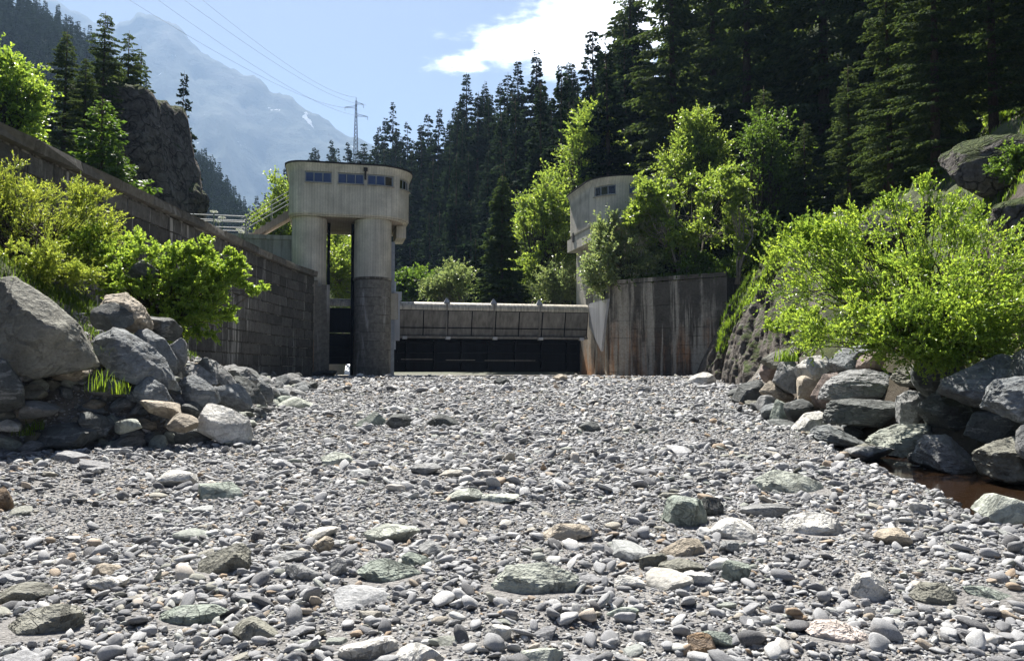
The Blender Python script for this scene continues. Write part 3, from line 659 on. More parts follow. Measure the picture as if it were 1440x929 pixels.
RB = [
 (1050,552,54,46,22.5,'dark',201,'dark shaded boulder at the far left end of the right bank riprap',.8,-18,(1.5,1,1),0),
 (1099,500,66,34,20.6,'olive',202,'olive flat slab tilted up at the top left of the riprap',.8,18,(2,1,1),.5),
 (1081,525,26,28,20.8,'red',203,'small reddish-brown stone under the olive tilted slab',.8,0,(1,1,1),0),
 (1109,528,48,50,19.4,'grey',204,'rounded grey boulder with grass growing over it, left part of the riprap',.9,-30,(1.2,1,1),0),
 (1091,551,54,34,19.8,'tan',205,'flat tan boulder at the left foot of the rounded grey one',.9,-16,(1.6,1,1),0),
 (1144,516,54,42,18.6,'pale',206,'pale egg shaped boulder right below the bush edge',.9,-8,(1.3,1,1),0),
 (1195,504,68,42,17.0,'blue',207,'blue-grey block topping the riprap in the middle of the bush front',.9,12,(1.5,1,1),0),
 (1138,552,40,42,17.8,'tan',208,'tan boulder squeezed beside the reddish one',.9,20,(1.1,1,1),0),
 (1212,541,118,50,16.1,'grey',209,'wide cracked grey boulder resting on the long rectangular one',.7,4,(2,1,1),0),
 (1158,551,46,54,16.8,'red',210,'reddish smooth boulder at the left end of the wide cracked one',.9,24,(1,1,1.2),0),
 (1213,582,114,44,14.9,'dark',211,'long rectangular dark block in the middle row with pinkish upper edge',.6,0,(2.4,1,1),.6),
 (1097,579,36,38,17.6,'green',212,'green-grey wedge standing upright near the stream head',.9,20,(1,1,1.3),0),
 (1100,602,46,22,16.2,'dark',213,'flat dark stone at the waterline in the left part of the riprap',.9,-4,(1.9,1,1),0),
 (1138,597,56,42,15.7,'pale',214,'whitish boulder sloping down to the waterline left of the long block',.9,24,(1.4,1,1),0),
 (1122,580,42,34,17.0,'dark',215,'dark brownish boulder behind the green-grey wedge',.9,-10,(1.2,1,1),0),
 (1177,614,90,40,14.3,'blue',216,'blue-grey boulder lying at the water below the long rectangular block',.8,-15,(2,1,1),0),
 (1262,618,104,50,13.6,'palegreen',217,'pale green boulder with a white broken face at the waterline',.8,6,(1.7,1,1),0),
 (1290,532,86,44,14.8,'olive',218,'rounded olive boulder below the dark base of the bush',.8,-3,(1.8,1,1),0),
 (1223,512,40,32,16.6,'red',219,'small red-brown boulder between the two top blocks',.9,-10,(1.2,1,1),0),
 (1284,573,58,56,14.3,'grey',220,'squat grey boulder with sharp edges right of the wide cracked one',.9,12,(1.1,1,1),0),
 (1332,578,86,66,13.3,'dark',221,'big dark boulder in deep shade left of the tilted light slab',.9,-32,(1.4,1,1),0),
 (1374,538,128,72,12.2,'blue',222,'large light slab at right with moss on its upper side, tilted down right',.8,18,(2.2,1,1),.55),
 (1434,566,100,60,11.0,'blue',223,'light grey-blue slab at the right edge with moss on top',.9,-20,(1.7,1,1),.6),
 (1334,640,96,64,11.9,'grey',224,'grey pyramid shaped boulder standing in the brown water',.9,-22,(1.4,1,1),0),
 (1424,646,94,68,10.7,'olive',225,'large boulder with reddish crest at the right edge over the brown water',.9,8,(1.4,1,1),0),
 (1398,601,78,46,12.0,'dark',226,'dark boulder in the gap under the light mossy slabs',.9,8,(1.4,1,1),0),
 (1078,568,26,22,18.8,'grey',227,'small grey stone at the head of the stream',.9,8,(1.2,1,1),0),
 (1082,580,24,24,17.9,'blue',228,'small bluish stone at the water left of the green-grey wedge',.9,0,(1.1,1,1),0),
 (1222,637,60,18,12.9,'grey',229,'low flat pale stone at the edge between gravel and water',.9,0,(2,1,1),0),
 (1425,716,88,38,7.7,'palegreen',230,'flat pale slab at the right edge in front of the brown water',.8,6,(1.9,1,1),0),
 (1380,655,50,30,12.6,'dark',232,'dark boulder behind the pyramid shaped one in the water',.9,8,(1.4,1,1),0),
 (1470,520,80,60,11.5,'dark',233,'dark boulder just outside the right edge of the photo',.9,8,(1.4,1,1),0),
 (1500,620,120,80,10.0,'grey',234,'broad grey boulder beyond the right edge of the photo',.9,8,(1.4,1,1),0),
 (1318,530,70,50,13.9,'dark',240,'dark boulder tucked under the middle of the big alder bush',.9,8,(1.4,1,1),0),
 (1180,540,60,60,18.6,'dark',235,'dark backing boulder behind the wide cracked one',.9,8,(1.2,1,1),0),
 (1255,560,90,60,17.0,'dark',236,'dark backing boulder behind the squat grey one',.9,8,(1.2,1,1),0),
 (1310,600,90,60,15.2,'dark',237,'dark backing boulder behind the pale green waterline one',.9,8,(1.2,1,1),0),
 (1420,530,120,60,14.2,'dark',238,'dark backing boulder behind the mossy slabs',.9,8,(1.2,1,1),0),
]
for (px,py,w,h,Y,mt_,sd_,lb,dp,tl,el,fb) in RB:
    boulder('boulder', px, py, w*1.12, h*1.16, Y, mt_, sd_, lb, GR, dep=dp, tilt=tl, el=el, fb=fb, rough=.055, planes=12, sharp=34)
# larger stones on the gravel, placed by where they lie
def bedY(py): return 1808.0/max(py-483.0, 20)
SB = [
 (312,782,82,46,'olive',301,'olive-brown wedge block standing out of the gravel at lower left, broken edge up',12,(1.5,1,1)),
 (550,796,108,40,'green',302,'dark green-grey slab arching over a hollow left of centre in the foreground',-16,(2,1,1)),
 (586,784,50,30,'green',303,'green-grey block right behind the arching slab',-8,(1.4,1,1)),
 (610,772,46,28,'grey',304,'long grey stone leaning down right beside the green-grey block',-35,(2,1,1)),
 (752,808,132,54,'palegreen',305,'large flat rough green-grey stone sunk flush in the gravel near the centre foreground',-6,(2,1,1)),
 (966,717,72,50,'green',306,'dark green upright block with a shadow to its right, right of centre',-6,(1.2,1,1)),
 (1000,712,36,34,'dark',307,'dark stone tucked behind the right side of the green upright block',-25,(1,1,1)),
 (1110,671,120,46,'palegreen',308,'long pale green slab tapering to the right, right of centre',-4,(2.3,1,1)),
 (1137,733,98,42,'pale',309,'broad bright white-grey slab with a black gap at its right end',-3,(1.9,1,1)),
 (957,765,66,38,'tan',310,'sandy yellow angular block among grey pebbles right of centre',8,(1.6,1,1)),
 (1032,744,66,36,'pale',311,'bright white flat rock right of the green upright block',-6,(1.5,1,1)),
 (797,746,70,28,'tan',312,'sand coloured oval stone under a pale flat one, right of centre',4,(1.8,1,1)),
 (50,862,150,52,'olive',313,'long olive boulder at the left edge in the foreground, rough top',9,(2.4,1,1)),
 (30,833,90,34,'olive',314,'low weathered stone just behind the long olive boulder',6,(2,1,1)),
 (270,860,98,24,'green',315,'thin flat green slate slab in the left foreground',0,(3,1,1)),
 (362,884,68,36,'olive',316,'olive-brown blocky stone near the bottom left of centre',-4,(1.5,1,1)),
 (473,646,46,22,'palegreen',317,'single pale green block casting a shadow on the far gravel left of centre',-8,(1.7,1,1)),
 (524,589,46,28,'green',318,'green-grey boulder on the far gravel before the central pier',4,(1.3,1,1)),
 (560,594,38,22,'dark',319,'dark low stone right of the green-grey far boulder',-14,(1.4,1,1)),
 (622,593,48,20,'dark',320,'dark flat stone on the far gravel under the gate',8,(1.5,1,1)),
 (310,690,64,28,'green',321,'flat green slab in the left middle ground of the gravel',-3,(2,1,1)),
 (255,675,56,26,'pale',322,'white-grey rounded stone left of the flat green slab',-6,(1.6,1,1)),
 (2,702,36,44,'brown',323,'rusty brown stone cut by the left edge of the photo',-40,(1.3,1,1)),
 (552,751,80,24,'palegreen',324,'layered flat grey-green stone left of the centre',2,(2.4,1,1)),
 (1176,882,106,36,'pink',325,'flat pinkish slab with fine rust lines at lower right',-10,(2.4,1,1)),
 (1221,822,52,42,'pale',326,'whitish blue pyramid shaped stone at lower right',-10,(1.1,1,1)),
 (1315,830,80,38,'olive',327,'olive domed stone right of the whitish pyramid',-12,(1.7,1,1)),
 (1410,830,112,28,'green',328,'long thin green slab at the right edge in the foreground',-16,(3,1,1)),
 (988,905,42,34,'brown',329,'chunky brown stone at the bottom right of centre',-12,(1.1,1,1)),
 (1012,900,48,26,'green',330,'green-grey flat stone leaning on the chunky brown one',-30,(1.9,1,1)),
 (518,912,86,36,'pale',331,'pale flat stone at the bottom edge left of centre',3,(1.8,1,1)),
 (592,918,70,34,'pale',332,'white rounded stone at the bottom edge near the centre',0,(1.5,1,1)),
 (700,892,38,32,'pale',333,'bright white round stone at the bottom near the centre',0,(1.1,1,1)),
 (760,922,66,28,'palegreen',334,'pale flat stone at the bottom edge just right of the centre',3,(1.8,1,1)),
 (987,534,42,19,'pale',335,'solitary white boulder on the far crest of the gravel before the abutment wall',-3,(1.6,1,1)),
 (706,538,24,16,'dark',336,'small dark boulder on the far crest under the gate',0,(1.1,1,1)),
 (957,797,62,20,'olive',337,'flat olive stone below the sandy yellow block',-5,(2.4,1,1)),
 (1035,801,40,34,'green',338,'dark green stone right of the flat olive one',0,(1.1,1,1)),
 (884,819,44,20,'pale',339,'white and grey striped oval stone in the foreground right of centre',8,(1.8,1,1)),
 (455,769,30,26,'tan',340,'brownish cone shaped stone left of centre in the foreground',0,(1,1,1)),
 (475,800,26,26,'grey',341,'square grey cobble left of the arching green slab',0,(1,1,1)),
 (427,806,52,24,'grey',342,'oval grey cobble with a white end left of the square one',-8,(1.8,1,1)),
 (412,782,54,14,'grey',343,'thin dark grey flat stone resting behind the oval cobble',6,(3,1,1)),
 (1255,757,50,24,'tan',344,'tan topped stone in the right middle ground',-6,(1.6,1,1)),
 (1290,716,28,20,'pale',345,'pale cube like stone near the stream bend',6,(1.2,1,1)),
 (1025,771,30,18,'grey',346,'long grey stone between the green block and broad slab',0,(1.6,1,1)),
 (1075,718,70,18,'grey',347,'dark grey ridge stone behind the broad bright slab',12,(2.2,1,1)),
 (700,700,60,10,'palegreen',348,'thin pale stone lying flat in the centre of the gravel',4,(3,1,1)),
 (655,697,50,18,'palegreen',349,'pale green shard of rock in the centre of the gravel',6,(2.2,1,1)),
 (875,862,46,18,'green',350,'smooth green-grey flat stone at bottom right of centre',3,(2.4,1,1)),
 (788,532,22,11,'tan',351,'tan stone on the far crest right of the centre',0,(1.4,1,1)),
 (150,802,44,18,'tan',352,'orange-brown stone resting on grey cobbles at left',3,(1.8,1,1)),
 (152,822,52,20,'pale',353,'pale grey oval stone below the orange-brown one',0,(2,1,1)),
 (600,660,44,16,'grey',354,'grey flat stone in the far middle of the gravel',0,(2,1,1)),
 (830,600,30,14,'dark',355,'dark stone far on the gravel right of the centre',0,(1.5,1,1)),
 (918,788,40,28,'olive',356,'olive stone beside the sandy yellow block at its left foot',12,(1.3,1,1)),
]
SPOTS = []
def seedless(s): return s not in (301, 306, 326, 335)
for (px,py,w,h,mt_,sd_,lb,tl,el) in SB:
    Y = hit(px, py + h*.34, 3, 60) or bedY(py + h*.3)
    o = boulder('river_stone', px, py, w, h*1.15, Y, mt_, sd_, lb, GS, cat='stone', dep=.75 if el[0] < 1.8 else .6, tilt=tl, el=el, rough=.05, planes=12, sharp=26)
    if h > 26 and seedless(sd_): o.location.z -= .16*h*Y/FPX
    SPOTS.append((o.location.x, o.location.y, w*Y/FPX/2))
SPOTS = np.array(SPOTS)

# pebble shapes shared by every cobble
PEB = []
for k in range(12):
    P, F = rock_shape(900+k, sub=3, planes=8 if k % 3 else 12, sharp=14 if k % 2 else 30, rough=.08, elong=(1.0+.5*(k % 4)/3, 1, 1))
    PEB.append((P, F))
# 244 individual cobbles, the largest after the hand-placed stones
cob = []
for k in range(12):
    P, F = rock_shape(950+k, sub=4, planes=10, sharp=30, rough=.06, elong=(1.0+.5*(k % 4)/3, 1, 1), flat_bias=.55)
    me = mesh_from('cobble', P*np.array([1, .74, .27 + .05*(k % 3)]), F, True, [M['cobble']]); me.set_sharp_from_angle(angle=R(18)); cob.append(me)
CL = ['rounded blue-grey cobble lying among the smaller gravel', 'smooth grey cobble among the smaller gravel in the foreground']
n = 0
while n < 244:
    y = 3.9 + 11*random.random()**1.5; x = random.uniform(-.68, .68)*y
    if x < lerp_t(y, XL)+.3 or x > 4.6: continue
    if len(SPOTS) and (np.hypot(SPOTS[:,0]-x, SPOTS[:,1]-y) < SPOTS[:,2]+.08).any(): continue
    s = min(.10*math.exp(random.expovariate(1/.34)), .34)*(1 if y < 9 else 1.4)
    z = Hs(x, y)
    link('river_cobble', cob[n % 12], None, 'rounded blue-grey cobble lying among the small gravel of the dry riverbed', 'cobble', 'rounded cobbles strewn over the riverbed',
         loc=(x, y, z + s*.07), rot=(R(random.gauss(0, 9)), R(random.gauss(0, 9)), random.random()*6.28), scale=(s, s, s*random.uniform(.7, 1.15)))
    n += 1
import re
def short(lb):
    s = re.split(r',| standing| lying| leaning| sitting| at the | in the | on the | with | sunk | resting | cut by| half hidden| of the heap| falling | over a | under the | under a | pointing | touching | among | arching | tapering | from | to its| near the| before the| topping | squeezed| tilted | sloping | below the| above the| wedged| hidden | beyond | just outside', lb)[0]
    return s
ORD = ['nearest', 'second nearest', 'third nearest', 'fourth nearest', 'fifth nearest', 'sixth nearest', 'seventh nearest', 'eighth nearest', 'ninth nearest', 'tenth nearest']
def relabel(objs, anchors, what):
    """name every loose stone by the marked stone it lies beside"""
    sh = [short(a['label']) for a in anchors]; ok = [i for i in range(len(anchors)) if sh.count(sh[i]) == 1 and len(sh[i].split()) <= 8]
    got = {}
    for o in objs:
        d = sorted((math.hypot(o.location.x-anchors[i].location.x, o.location.y-anchors[i].location.y), i) for i in ok); got.setdefault(d[0][1], []).append((d[0][0], o))
    for i, l in got.items():
        l.sort(key=lambda t: t[0])
        for r, (dd, o) in enumerate(l):
            w = ORD[r] if r < 10 else f'number {r+1} by distance'
            if r < 10: o['label'] = f'{what}, {w} to the {sh[i]}'
            else: o['label'] = f'{what} farther out beside the {sh[i]}'
relabel([o for o in C.objects if o.name.startswith('river_cobble')], [o for o in C.objects if o.name.startswith('river_stone')], 'rounded cobble')
# gravel: points carrying instances
pc = bpy.data.collections.new('pebble_shapes')
for k, (P, F) in enumerate(PEB):
    D2, F2 = rock_shape(900+k, sub=2 if k % 4 else 3, planes=8 if k % 3 else 12, sharp=14 if k % 2 else 30, rough=.08, elong=(1.0+.5*(k % 4)/3, 1, 1))
    o = bpy.data.objects.new('pebble', mesh_from('pebble', D2*np.array([1, .70, .31 if k % 3 else .48]), F2, True, [M['pebble']])); pc.objects.link(o)
def scatter_stuff(name, P, Rt, Sc, coll, nkinds, seed=0):
    me = bpy.data.meshes.new(name); me.vertices.add(len(P)); me.vertices.foreach_set('co', P.astype(np.float32).ravel())
    for nm, arr, ty, key in (('rot', Rt, 'FLOAT_VECTOR', 'vector'), ('scl', Sc, 'FLOAT_VECTOR', 'vector')):
        a = me.attributes.new(nm, ty, 'POINT'); a.data.foreach_set(key, arr.astype(np.float32).ravel())
    a = me.attributes.new('idx', 'INT', 'POINT'); a.data.foreach_set('value', np.random.default_rng(seed).integers(0, nkinds, len(P)).astype(np.int32))
    o = link(name, me, kind='stuff')
    g = bpy.data.node_groups.new(name, 'GeometryNodeTree')
    g.interface.new_socket('Geometry', in_out='INPUT', socket_type='NodeSocketGeometry'); g.interface.new_socket('Geometry', in_out='OUTPUT', socket_type='NodeSocketGeometry')
    gi = g.nodes.new('NodeGroupInput'); go = g.nodes.new('NodeGroupOutput'); ip = g.nodes.new('GeometryNodeInstanceOnPoints')
    ci = g.nodes.new('GeometryNodeCollectionInfo'); ci.inputs['Collection'].default_value = coll; ci.inputs['Separate Children'].default_value = True; ci.inputs['Reset Children'].default_value = True
    mp = g.nodes.new('GeometryNodeMeshToPoints'); g.links.new(gi.outputs[0], mp.inputs['Mesh'])
    def na(nm, ty):
        a = g.nodes.new('GeometryNodeInputNamedAttribute'); a.data_type = ty; a.inputs['Name'].default_value = nm; return a.outputs[0]
    er = g.nodes.new('FunctionNodeEulerToRotation'); g.links.new(na('rot', 'FLOAT_VECTOR'), er.inputs[0])
    g.links.new(mp.outputs[0], ip.inputs['Points']); g.links.new(ci.outputs[0], ip.inputs['Instance']); ip.inputs['Pick Instance'].default_value = True
    g.links.new(na('idx', 'INT'), ip.inputs['Instance Index']); g.links.new(er.outputs[0], ip.inputs['Rotation']); g.links.new(na('scl', 'FLOAT_VECTOR'), ip.inputs['Scale'])
    g.links.new(ip.outputs[0], go.inputs[0])
    md = o.modifiers.new('scatter', 'NODES'); md.node_group = g
    return o
def gravel(y0, y1, dens, smed, sspread, smin, smax, zf=.12, seed=1, clump=.0):
    g = np.random.default_rng(seed); xa, xb = -.70*y1-1.2, min(.70*y1+1.2, 12); A = (xb-xa)*(y1-y0); n = int(A*dens)
    x = g.uniform(xa, xb, n); y = g.uniform(y0, y1, n)
    ok = (np.abs(x) < .70*y+1.2) & (x > lerp_t(y, XL)-2.7) & (x < lerp_t(y, XR)+.5) & (x < np.where(y < 20, 6.6, 99)) & (x > -11) & (y < 42.2)
    we = lerp_t(y, [(-6,4.9),(7,4.9),(10.8,5.15),(14,5.35),(17,5.6),(24,6.6),(60,15)])
    ok &= (x < we+.05) | (g.random(n) < .25)
    if clump: ok &= g.random(n) < np.clip(.55 + clump*fbm(x, y, .9, 3, seed+70), .12, 1)
    x, y = x[ok], y[ok]
    keep = np.ones(len(x), bool)
    for (sx_, sy_, sr_) in SPOTS: keep &= ((x-sx_)/(sr_*1.0))**2 + ((y-sy_+sr_*.12)/(sr_*.78))**2 > 1
    x, y = x[keep], y[keep]; n = len(x)
    s = np.clip(smed*np.exp(g.normal(0, sspread, n)), smin, smax)
    z = H(x, y) + s*zf
    Rt = np.stack([g.normal(0, .38, n), g.normal(0, .38, n), g.uniform(0, 6.28, n)], 1)
    Sc = np.stack([s, s*g.uniform(.75, 1.1, n), s*g.uniform(.65, 1.35, n)], 1)
    return np.stack([x, y, z], 1), Rt, Sc
parts_ = [gravel(3.4, 8, 1500, .021, .35, .010, .04, .10, 1), gravel(3.4, 8, 420, .045, .4, .025, .09, .14, 2, .9), gravel(3.4, 8, 75, .085, .35, .05, .18, .18, 3, 1.0),
          gravel(8, 15, 560, .033, .4, .016, .07, .12, 4), gravel(8, 15, 170, .062, .4, .03, .14, .16, 5, .9), gravel(8, 15, 26, .12, .35, .07, .24, .18, 6, 1.0),
          gravel(15, 26, 190, .058, .45, .03, .13, .14, 7), gravel(15, 26, 42, .12, .4, .07, .26, .17, 8, .9),
          gravel(26, 42.3, 80, .09, .45, .05, .2, .14, 9), gravel(26, 42.3, 15, .18, .4, .1, .42, .16, 10, .9)]
P, Rt, Sc = (np.concatenate([p[k] for p in parts_]) for k in range(3))
print('gravel instances', len(P))
scatter_stuff('gravel', P, Rt, Sc, pc, 12, 3)
# rubble of the left talus and the feet of the riprap: individual stones
def rubble(n, fn, name, lab, grp, mats, s0, s1, seed):
    g = random.Random(seed); k = 0; t = 0
    while k < n and t < 9000:
        t += 1
        r = fn(g)
        if r is None: continue
        x, y = r; s = g.uniform(s0, s1)*(1.5 if g.random() < .15 else 1)
        me = rub[(k + seed) % len(rub)]; mt_ = mats[k % len(mats)]
        o = link(name, rubm[(mt_, (k+seed) % len(rub))], None, lab, 'stone', grp, loc=(x, y, Hs(x, y)+s*.10), rot=(g.gauss(0, .35), g.gauss(0, .35), g.random()*6.28), scale=(s, s*.75, s*.5)); k += 1
rub = [rock_shape(700+k, sub=3, planes=9, sharp=18, rough=.05, elong=(1.4,1,1)) for k in range(6)]
rubm = {(mm, k): mesh_from('rubble', P, F, True, [M[mm]]) for mm in ('grey','blue','dark','tan','palegreen','olive') for k, (P, F) in enumerate(rub)}
def f_l(g):
    y = g.uniform(11.2, 14.5); x = float(lerp_t(y, XL)) - g.uniform(-.2, 1.9); return x, y
rubble(150, f_l, 'talus_stone', 'angular grey stone in the rubble between the big boulders of the left bank', 'small angular stones of the left talus', ['grey','blue','dark','grey','olive','tan','palegreen'], .16, .46, 11)
def f_l3(g):
    y = g.uniform(11.3, 13.0); x = float(lerp_t(y, XL)) - g.uniform(-.2, 2.4); return x, y
rubble(70, f_l3, 'talus_stone', 'angular stone', 'small angular stones of the left talus', ['grey','palegreen','blue','grey','tan'], .2, .42, 14)
def f_l2(g):
    y = g.uniform(14.5, 24); x = float(lerp_t(y, XL)) - g.uniform(-.3, 1.6); return x, y
rubble(60, f_l2, 'talus_stone', 'angular grey stone in the rubble along the foot of the masonry wall', 'small angular stones at the wall foot', ['grey','blue','grey','palegreen'], .25, .6, 12)
def f_r(g):
    y = g.uniform(8, 26); x = float(lerp_t(y, XR)) + g.uniform(-.5, .6); return x, y
def f_l4(g):
    y = g.uniform(22, 37); x = float(lerp_t(y, XL)) + g.uniform(-1.4, .6); return x, y
rubble(50, f_l4, 'talus_stone', 'angular stone', 'small angular stones at the wall foot', ['grey','blue','palegreen','grey','dark'], .3, .75, 17)
rubble(70, f_r, 'bank_stone', 'small dark stone filling the gaps at the foot of the right bank riprap', 'gap filling stones of the right bank', ['dark','grey','blue','olive'], .25, .6, 13)

LBo = [o for o in C.objects if o.get('group') == GL]; RBo = [o for o in C.objects if o.get('group') == GR and 'backing' not in o['label'] and 'outside' not in o['label'] and 'beyond' not in o['label']]
relabel([o for o in C.objects if o.name.startswith('talus_stone')], LBo, 'angular rubble stone')
relabel([o for o in C.objects if o.name.startswith('bank_stone')], RBo, 'small gap stone')
# ================================================================== weir
AL = R(13.0); U = Vector((math.cos(AL), math.sin(AL), 0)); Vv = Vector((-math.sin(AL), math.cos(AL), 0)); O = Vector((-8.58, 43.5, 0))
def root(name, label, cat, u, v, z, group=None, rz=AL):
    o = bpy.data.objects.new(name, None); C.objects.link(o); p = O + U*u + Vv*v; o.location = (p.x, p.y, z); o.rotation_euler = (0, 0, rz)
    o['label'] = label; o['category'] = cat
    if group: o['group'] = group
    o.empty_display_size = .3
    return o
def rrect(x0, x1, y0, y1, r, n=7):
    """rounded rectangle; r = radii at (x0,y0),(x1,y0),(x1,y1),(x0,y1); counter-clockwise"""
    P = []
    for (cx, cy, rr, a0) in ((x0+r[0], y0+r[0], r[0], 180), (x1-r[1], y0+r[1], r[1], 270), (x1-r[2], y1-r[2], r[2], 0), (x0+r[3], y1-r[3], r[3], 90)):
        m_ = 1 if rr < .02 else n
        for k in range(m_+1 if rr >= .02 else 1):
            t = R(a0 + 90*k/max(m_, 1)); P.append((cx + rr*math.cos(t), cy + rr*math.sin(t)))
    return P
def resample(P, step):
    out = []; n = len(P)
    for i in range(n):
        a, b = np.array(P[i]), np.array(P[(i+1) % n]); L = np.linalg.norm(b-a); k = max(1, int(round(L/step)))
        for j in range(k): out.append(tuple(a + (b-a)*j/k))
    return out
def offset(P, d):
    n = len(P); out = []
    for i in range(n):
        a, b, c = (np.array(P[(i+k) % n]) for k in (-1, 0, 1)); t = c-a; t = t/np.linalg.norm(t); out.append(tuple(b + np.array([t[1], -t[0]])*d))
    return out
def shell(P, levels, th, openings):
    """outline P, levels [(z, outward offset)], wall thickness, openings = set of (segment, level) cells left out (with reveals)"""
    n = len(P); mb = MB(); V = []; L = len(levels)
    for (z, o) in levels:
        V += [(x, y, z) for x, y in offset(P, o)]
    for (z, o) in levels:
        V += [(x, y, z) for x, y in offset(P, o-th)]
    W_ = n*L; F = []
    for l in range(L-1):
        for i in range(n):
            j = (i+1) % n; a, b, c, d = l*n+i, l*n+j, (l+1)*n+j, (l+1)*n+i
            if (i, l) in openings:
                if ((i-1) % n, l) not in openings: F.append((a, d, d+W_, a+W_))
                if (j, l) not in openings: F.append((c, b, b+W_, c+W_))
                if (i, l-1) not in openings: F.append((b, a, a+W_, b+W_))
                if (i, l+1) not in openings: F.append((d, c, c+W_, d+W_))
                continue
            F.append((a, b, c, d)); F.append((b+W_, a+W_, d+W_, c+W_))
    for i in range(n):
        j = (i+1) % n; t = (L-1)*n
        F.append((j, i, i+W_, j+W_)); F.append((t+i, t+j, t+j+W_, t+i+W_))
    return mb.add(V, F)

def gatehouse(rt, x0, x1, y0, y1, rad, z0, wins, closed_back=True):
    """rounded concrete gate house: wall, roof, floor and ribbon windows; z local"""
    P = resample(rrect(x0, x1, y0, y1, rad), .16); n = len(P)
    zt = 2.80
    levels = [(-.02, -.10), (.12, 0), (.55, 0), (1.77, 0), (2.38, .02), (2.5, .05), (2.66, .12), (zt, .20)]
    cells = {}; op = set()
    for wi, (a, b) in enumerate(wins):
        for i in range(n):
            q, q2 = P[i], P[(i+1) % n]; mx_, my = (q[0]+q2[0])/2, (q[1]+q2[1])/2
            if callable(a):
                if a(mx_, my): op.add((i, 3)); cells.setdefault(wi, []).append(i)
            elif a <= mx_ <= b and my < y0 + .35: op.add((i, 3)); cells.setdefault(wi, []).append(i)
    shell(P, levels, .22, op).build('wall', M['concrete'], rt, loc=(0, 0, z0))
    MB().prism(offset(P, -.05), .02, .16).build('floor_slab', M['soffit'], rt, loc=(0, 0, z0))
    MB().prism(offset(P, .17), zt+.003, zt+.02, ).prism(offset(P, .24), zt+.022, zt+.09).build('roof', M['roof'], rt, loc=(0, 0, z0))
    MB().prism(offset(P, -.9), .4, 2.6).build('inner_room', M['interior'], rt, loc=(0, 0, z0))
    for wi, cs in cells.items():
        # contiguous run of segments
        cs = sorted(cs)
        if len(cs) > 1 and cs[0] == 0 and cs[-1] == n-1:
            k = [i for i in range(1, len(cs)) if cs[i] != cs[i-1]+1]
            k = k[0] if k else 0; cs = cs[k:] + cs[:k]
        pts = [np.array(offset(P, -.09)[c]) for c in cs] + [np.array(offset(P, -.09)[(cs[-1]+1) % n])]
        L = np.concatenate([[0], np.cumsum([np.linalg.norm(pts[k+1]-pts[k]) for k in range(len(pts)-1)])]); T = L[-1]
        def pt(s): return np.array([np.interp(s, L, [p[0] for p in pts]), np.interp(s, L, [p[1] for p in pts])])
        za, zb = 1.785, 2.365; f = MB(); npn = 3
        for s in (0.03, T/3, 2*T/3, T-.03): f.bar((*pt(s), za), (*pt(s), zb), .055, .06)
        for k in range(3):
            a_, b_ = pt(T*k/3+.02), pt(T*(k+1)/3-.02)
            f.bar((*a_, za+.03), (*b_, za+.03), .05, .055); f.bar((*a_, zb-.03), (*b_, zb-.03), .05, .055)
        w = f.build('window', M['frame'], rt, loc=(0, 0, z0))
        sl_ = MB(); a_, b_ = pt(0), pt(T)
        po = [np.array(offset(P, .07)[c]) for c in cs] + [np.array(offset(P, .07)[(cs[-1]+1) % n])]
        for k in range(len(po)-1): sl_.bar((*(po[k]), za-.035), (*(po[k+1]), za-.035), .09, .05)
        sl_.build('sill', M['concrete_plain'], w)
        for k in range(3):
            a_, b_ = pt(T*k/3+.04), pt(T*(k+1)/3-.04)
            MB().bar((*a_, (za+zb)/2), (*b_, (za+zb)/2), .015, zb-za-.08).build('pane', M['glass_dark'] if (wi in DARKW and k in DARKW[wi]) else M['glass'], w)
    return P

def column(rt, cx, cyy, r, z0, z1, mat, name='column', boards=44, depth=None, half=True, bw=.006):
    P = []
    for k in range(boards+1):
        t = math.pi + math.pi*k/boards
        rr = r + (bw if k % 2 else -bw)
        if k > 0: P.append((cx + (r + (bw if (k-1) % 2 else -bw))*math.cos(t), cyy + (r + (bw if (k-1) % 2 else -bw))*math.sin(t)))
        P.append((cx + rr*math.cos(t), cyy + rr*math.sin(t)))
    P.append((cx + r, cyy + .35)); P.append((cx - r, cyy + .35))
    return MB().prism(P, z0, z1).build(name, mat, rt)

# ---- left control tower
DARKW = {2: (2,), 3: (0, 1, 2)}
BZ = .3
T1 = root('control_tower', 'concrete gate tower with rounded control room on two columns left of the wide gate', 'tower', 0, 0, BZ)
hz = 9.98 - BZ
gatehouse(T1, -3.52, 3.12, 0, 6.2, (.85, 2.0, 1.2, .8), hz, [(-2.62, -1.22), (-.95, .45), (.72, 2.08), (lambda x, y: x > 2.42 and y < 1.62 and y > .35, 0)])
pl = MB(); pl.bar((.55, -.05, 2.6), (.55, -.05, 2.05), .10, .10).box(.45, .66, -.2, -.04, 2.5, 2.68); pl.build('roof_outlet', M['roof'], T1, loc=(0, 0, hz))
column(T1, -2.42, 1.28, .93, 0, hz-.02, M['concrete'], 'column', 40)
column(T1, 1.06, 1.25, 1.02, 6.75-BZ, hz-.02, M['concrete'], 'column', 46)
MB().box(-3.3, -1.7, 1.63, 2.05, 0, hz-.01).box(-3.3, -1.95, 2.05, 2.6, 0, hz-.01).box(-3.3, -1.55, 2.6, 5.6, 0, hz-.01).build('pier_body', M['concrete_plain'], T1)
MB().box(.25, 1.9, 1.6, 2.0, 0, hz-.01).box(.45, 1.7, 2.0, 2.7, 0, hz-.01).box(.15, 1.98, 2.7, 5.8, 0, hz-.01).build('pier_body', M['concrete_plain'], T1)
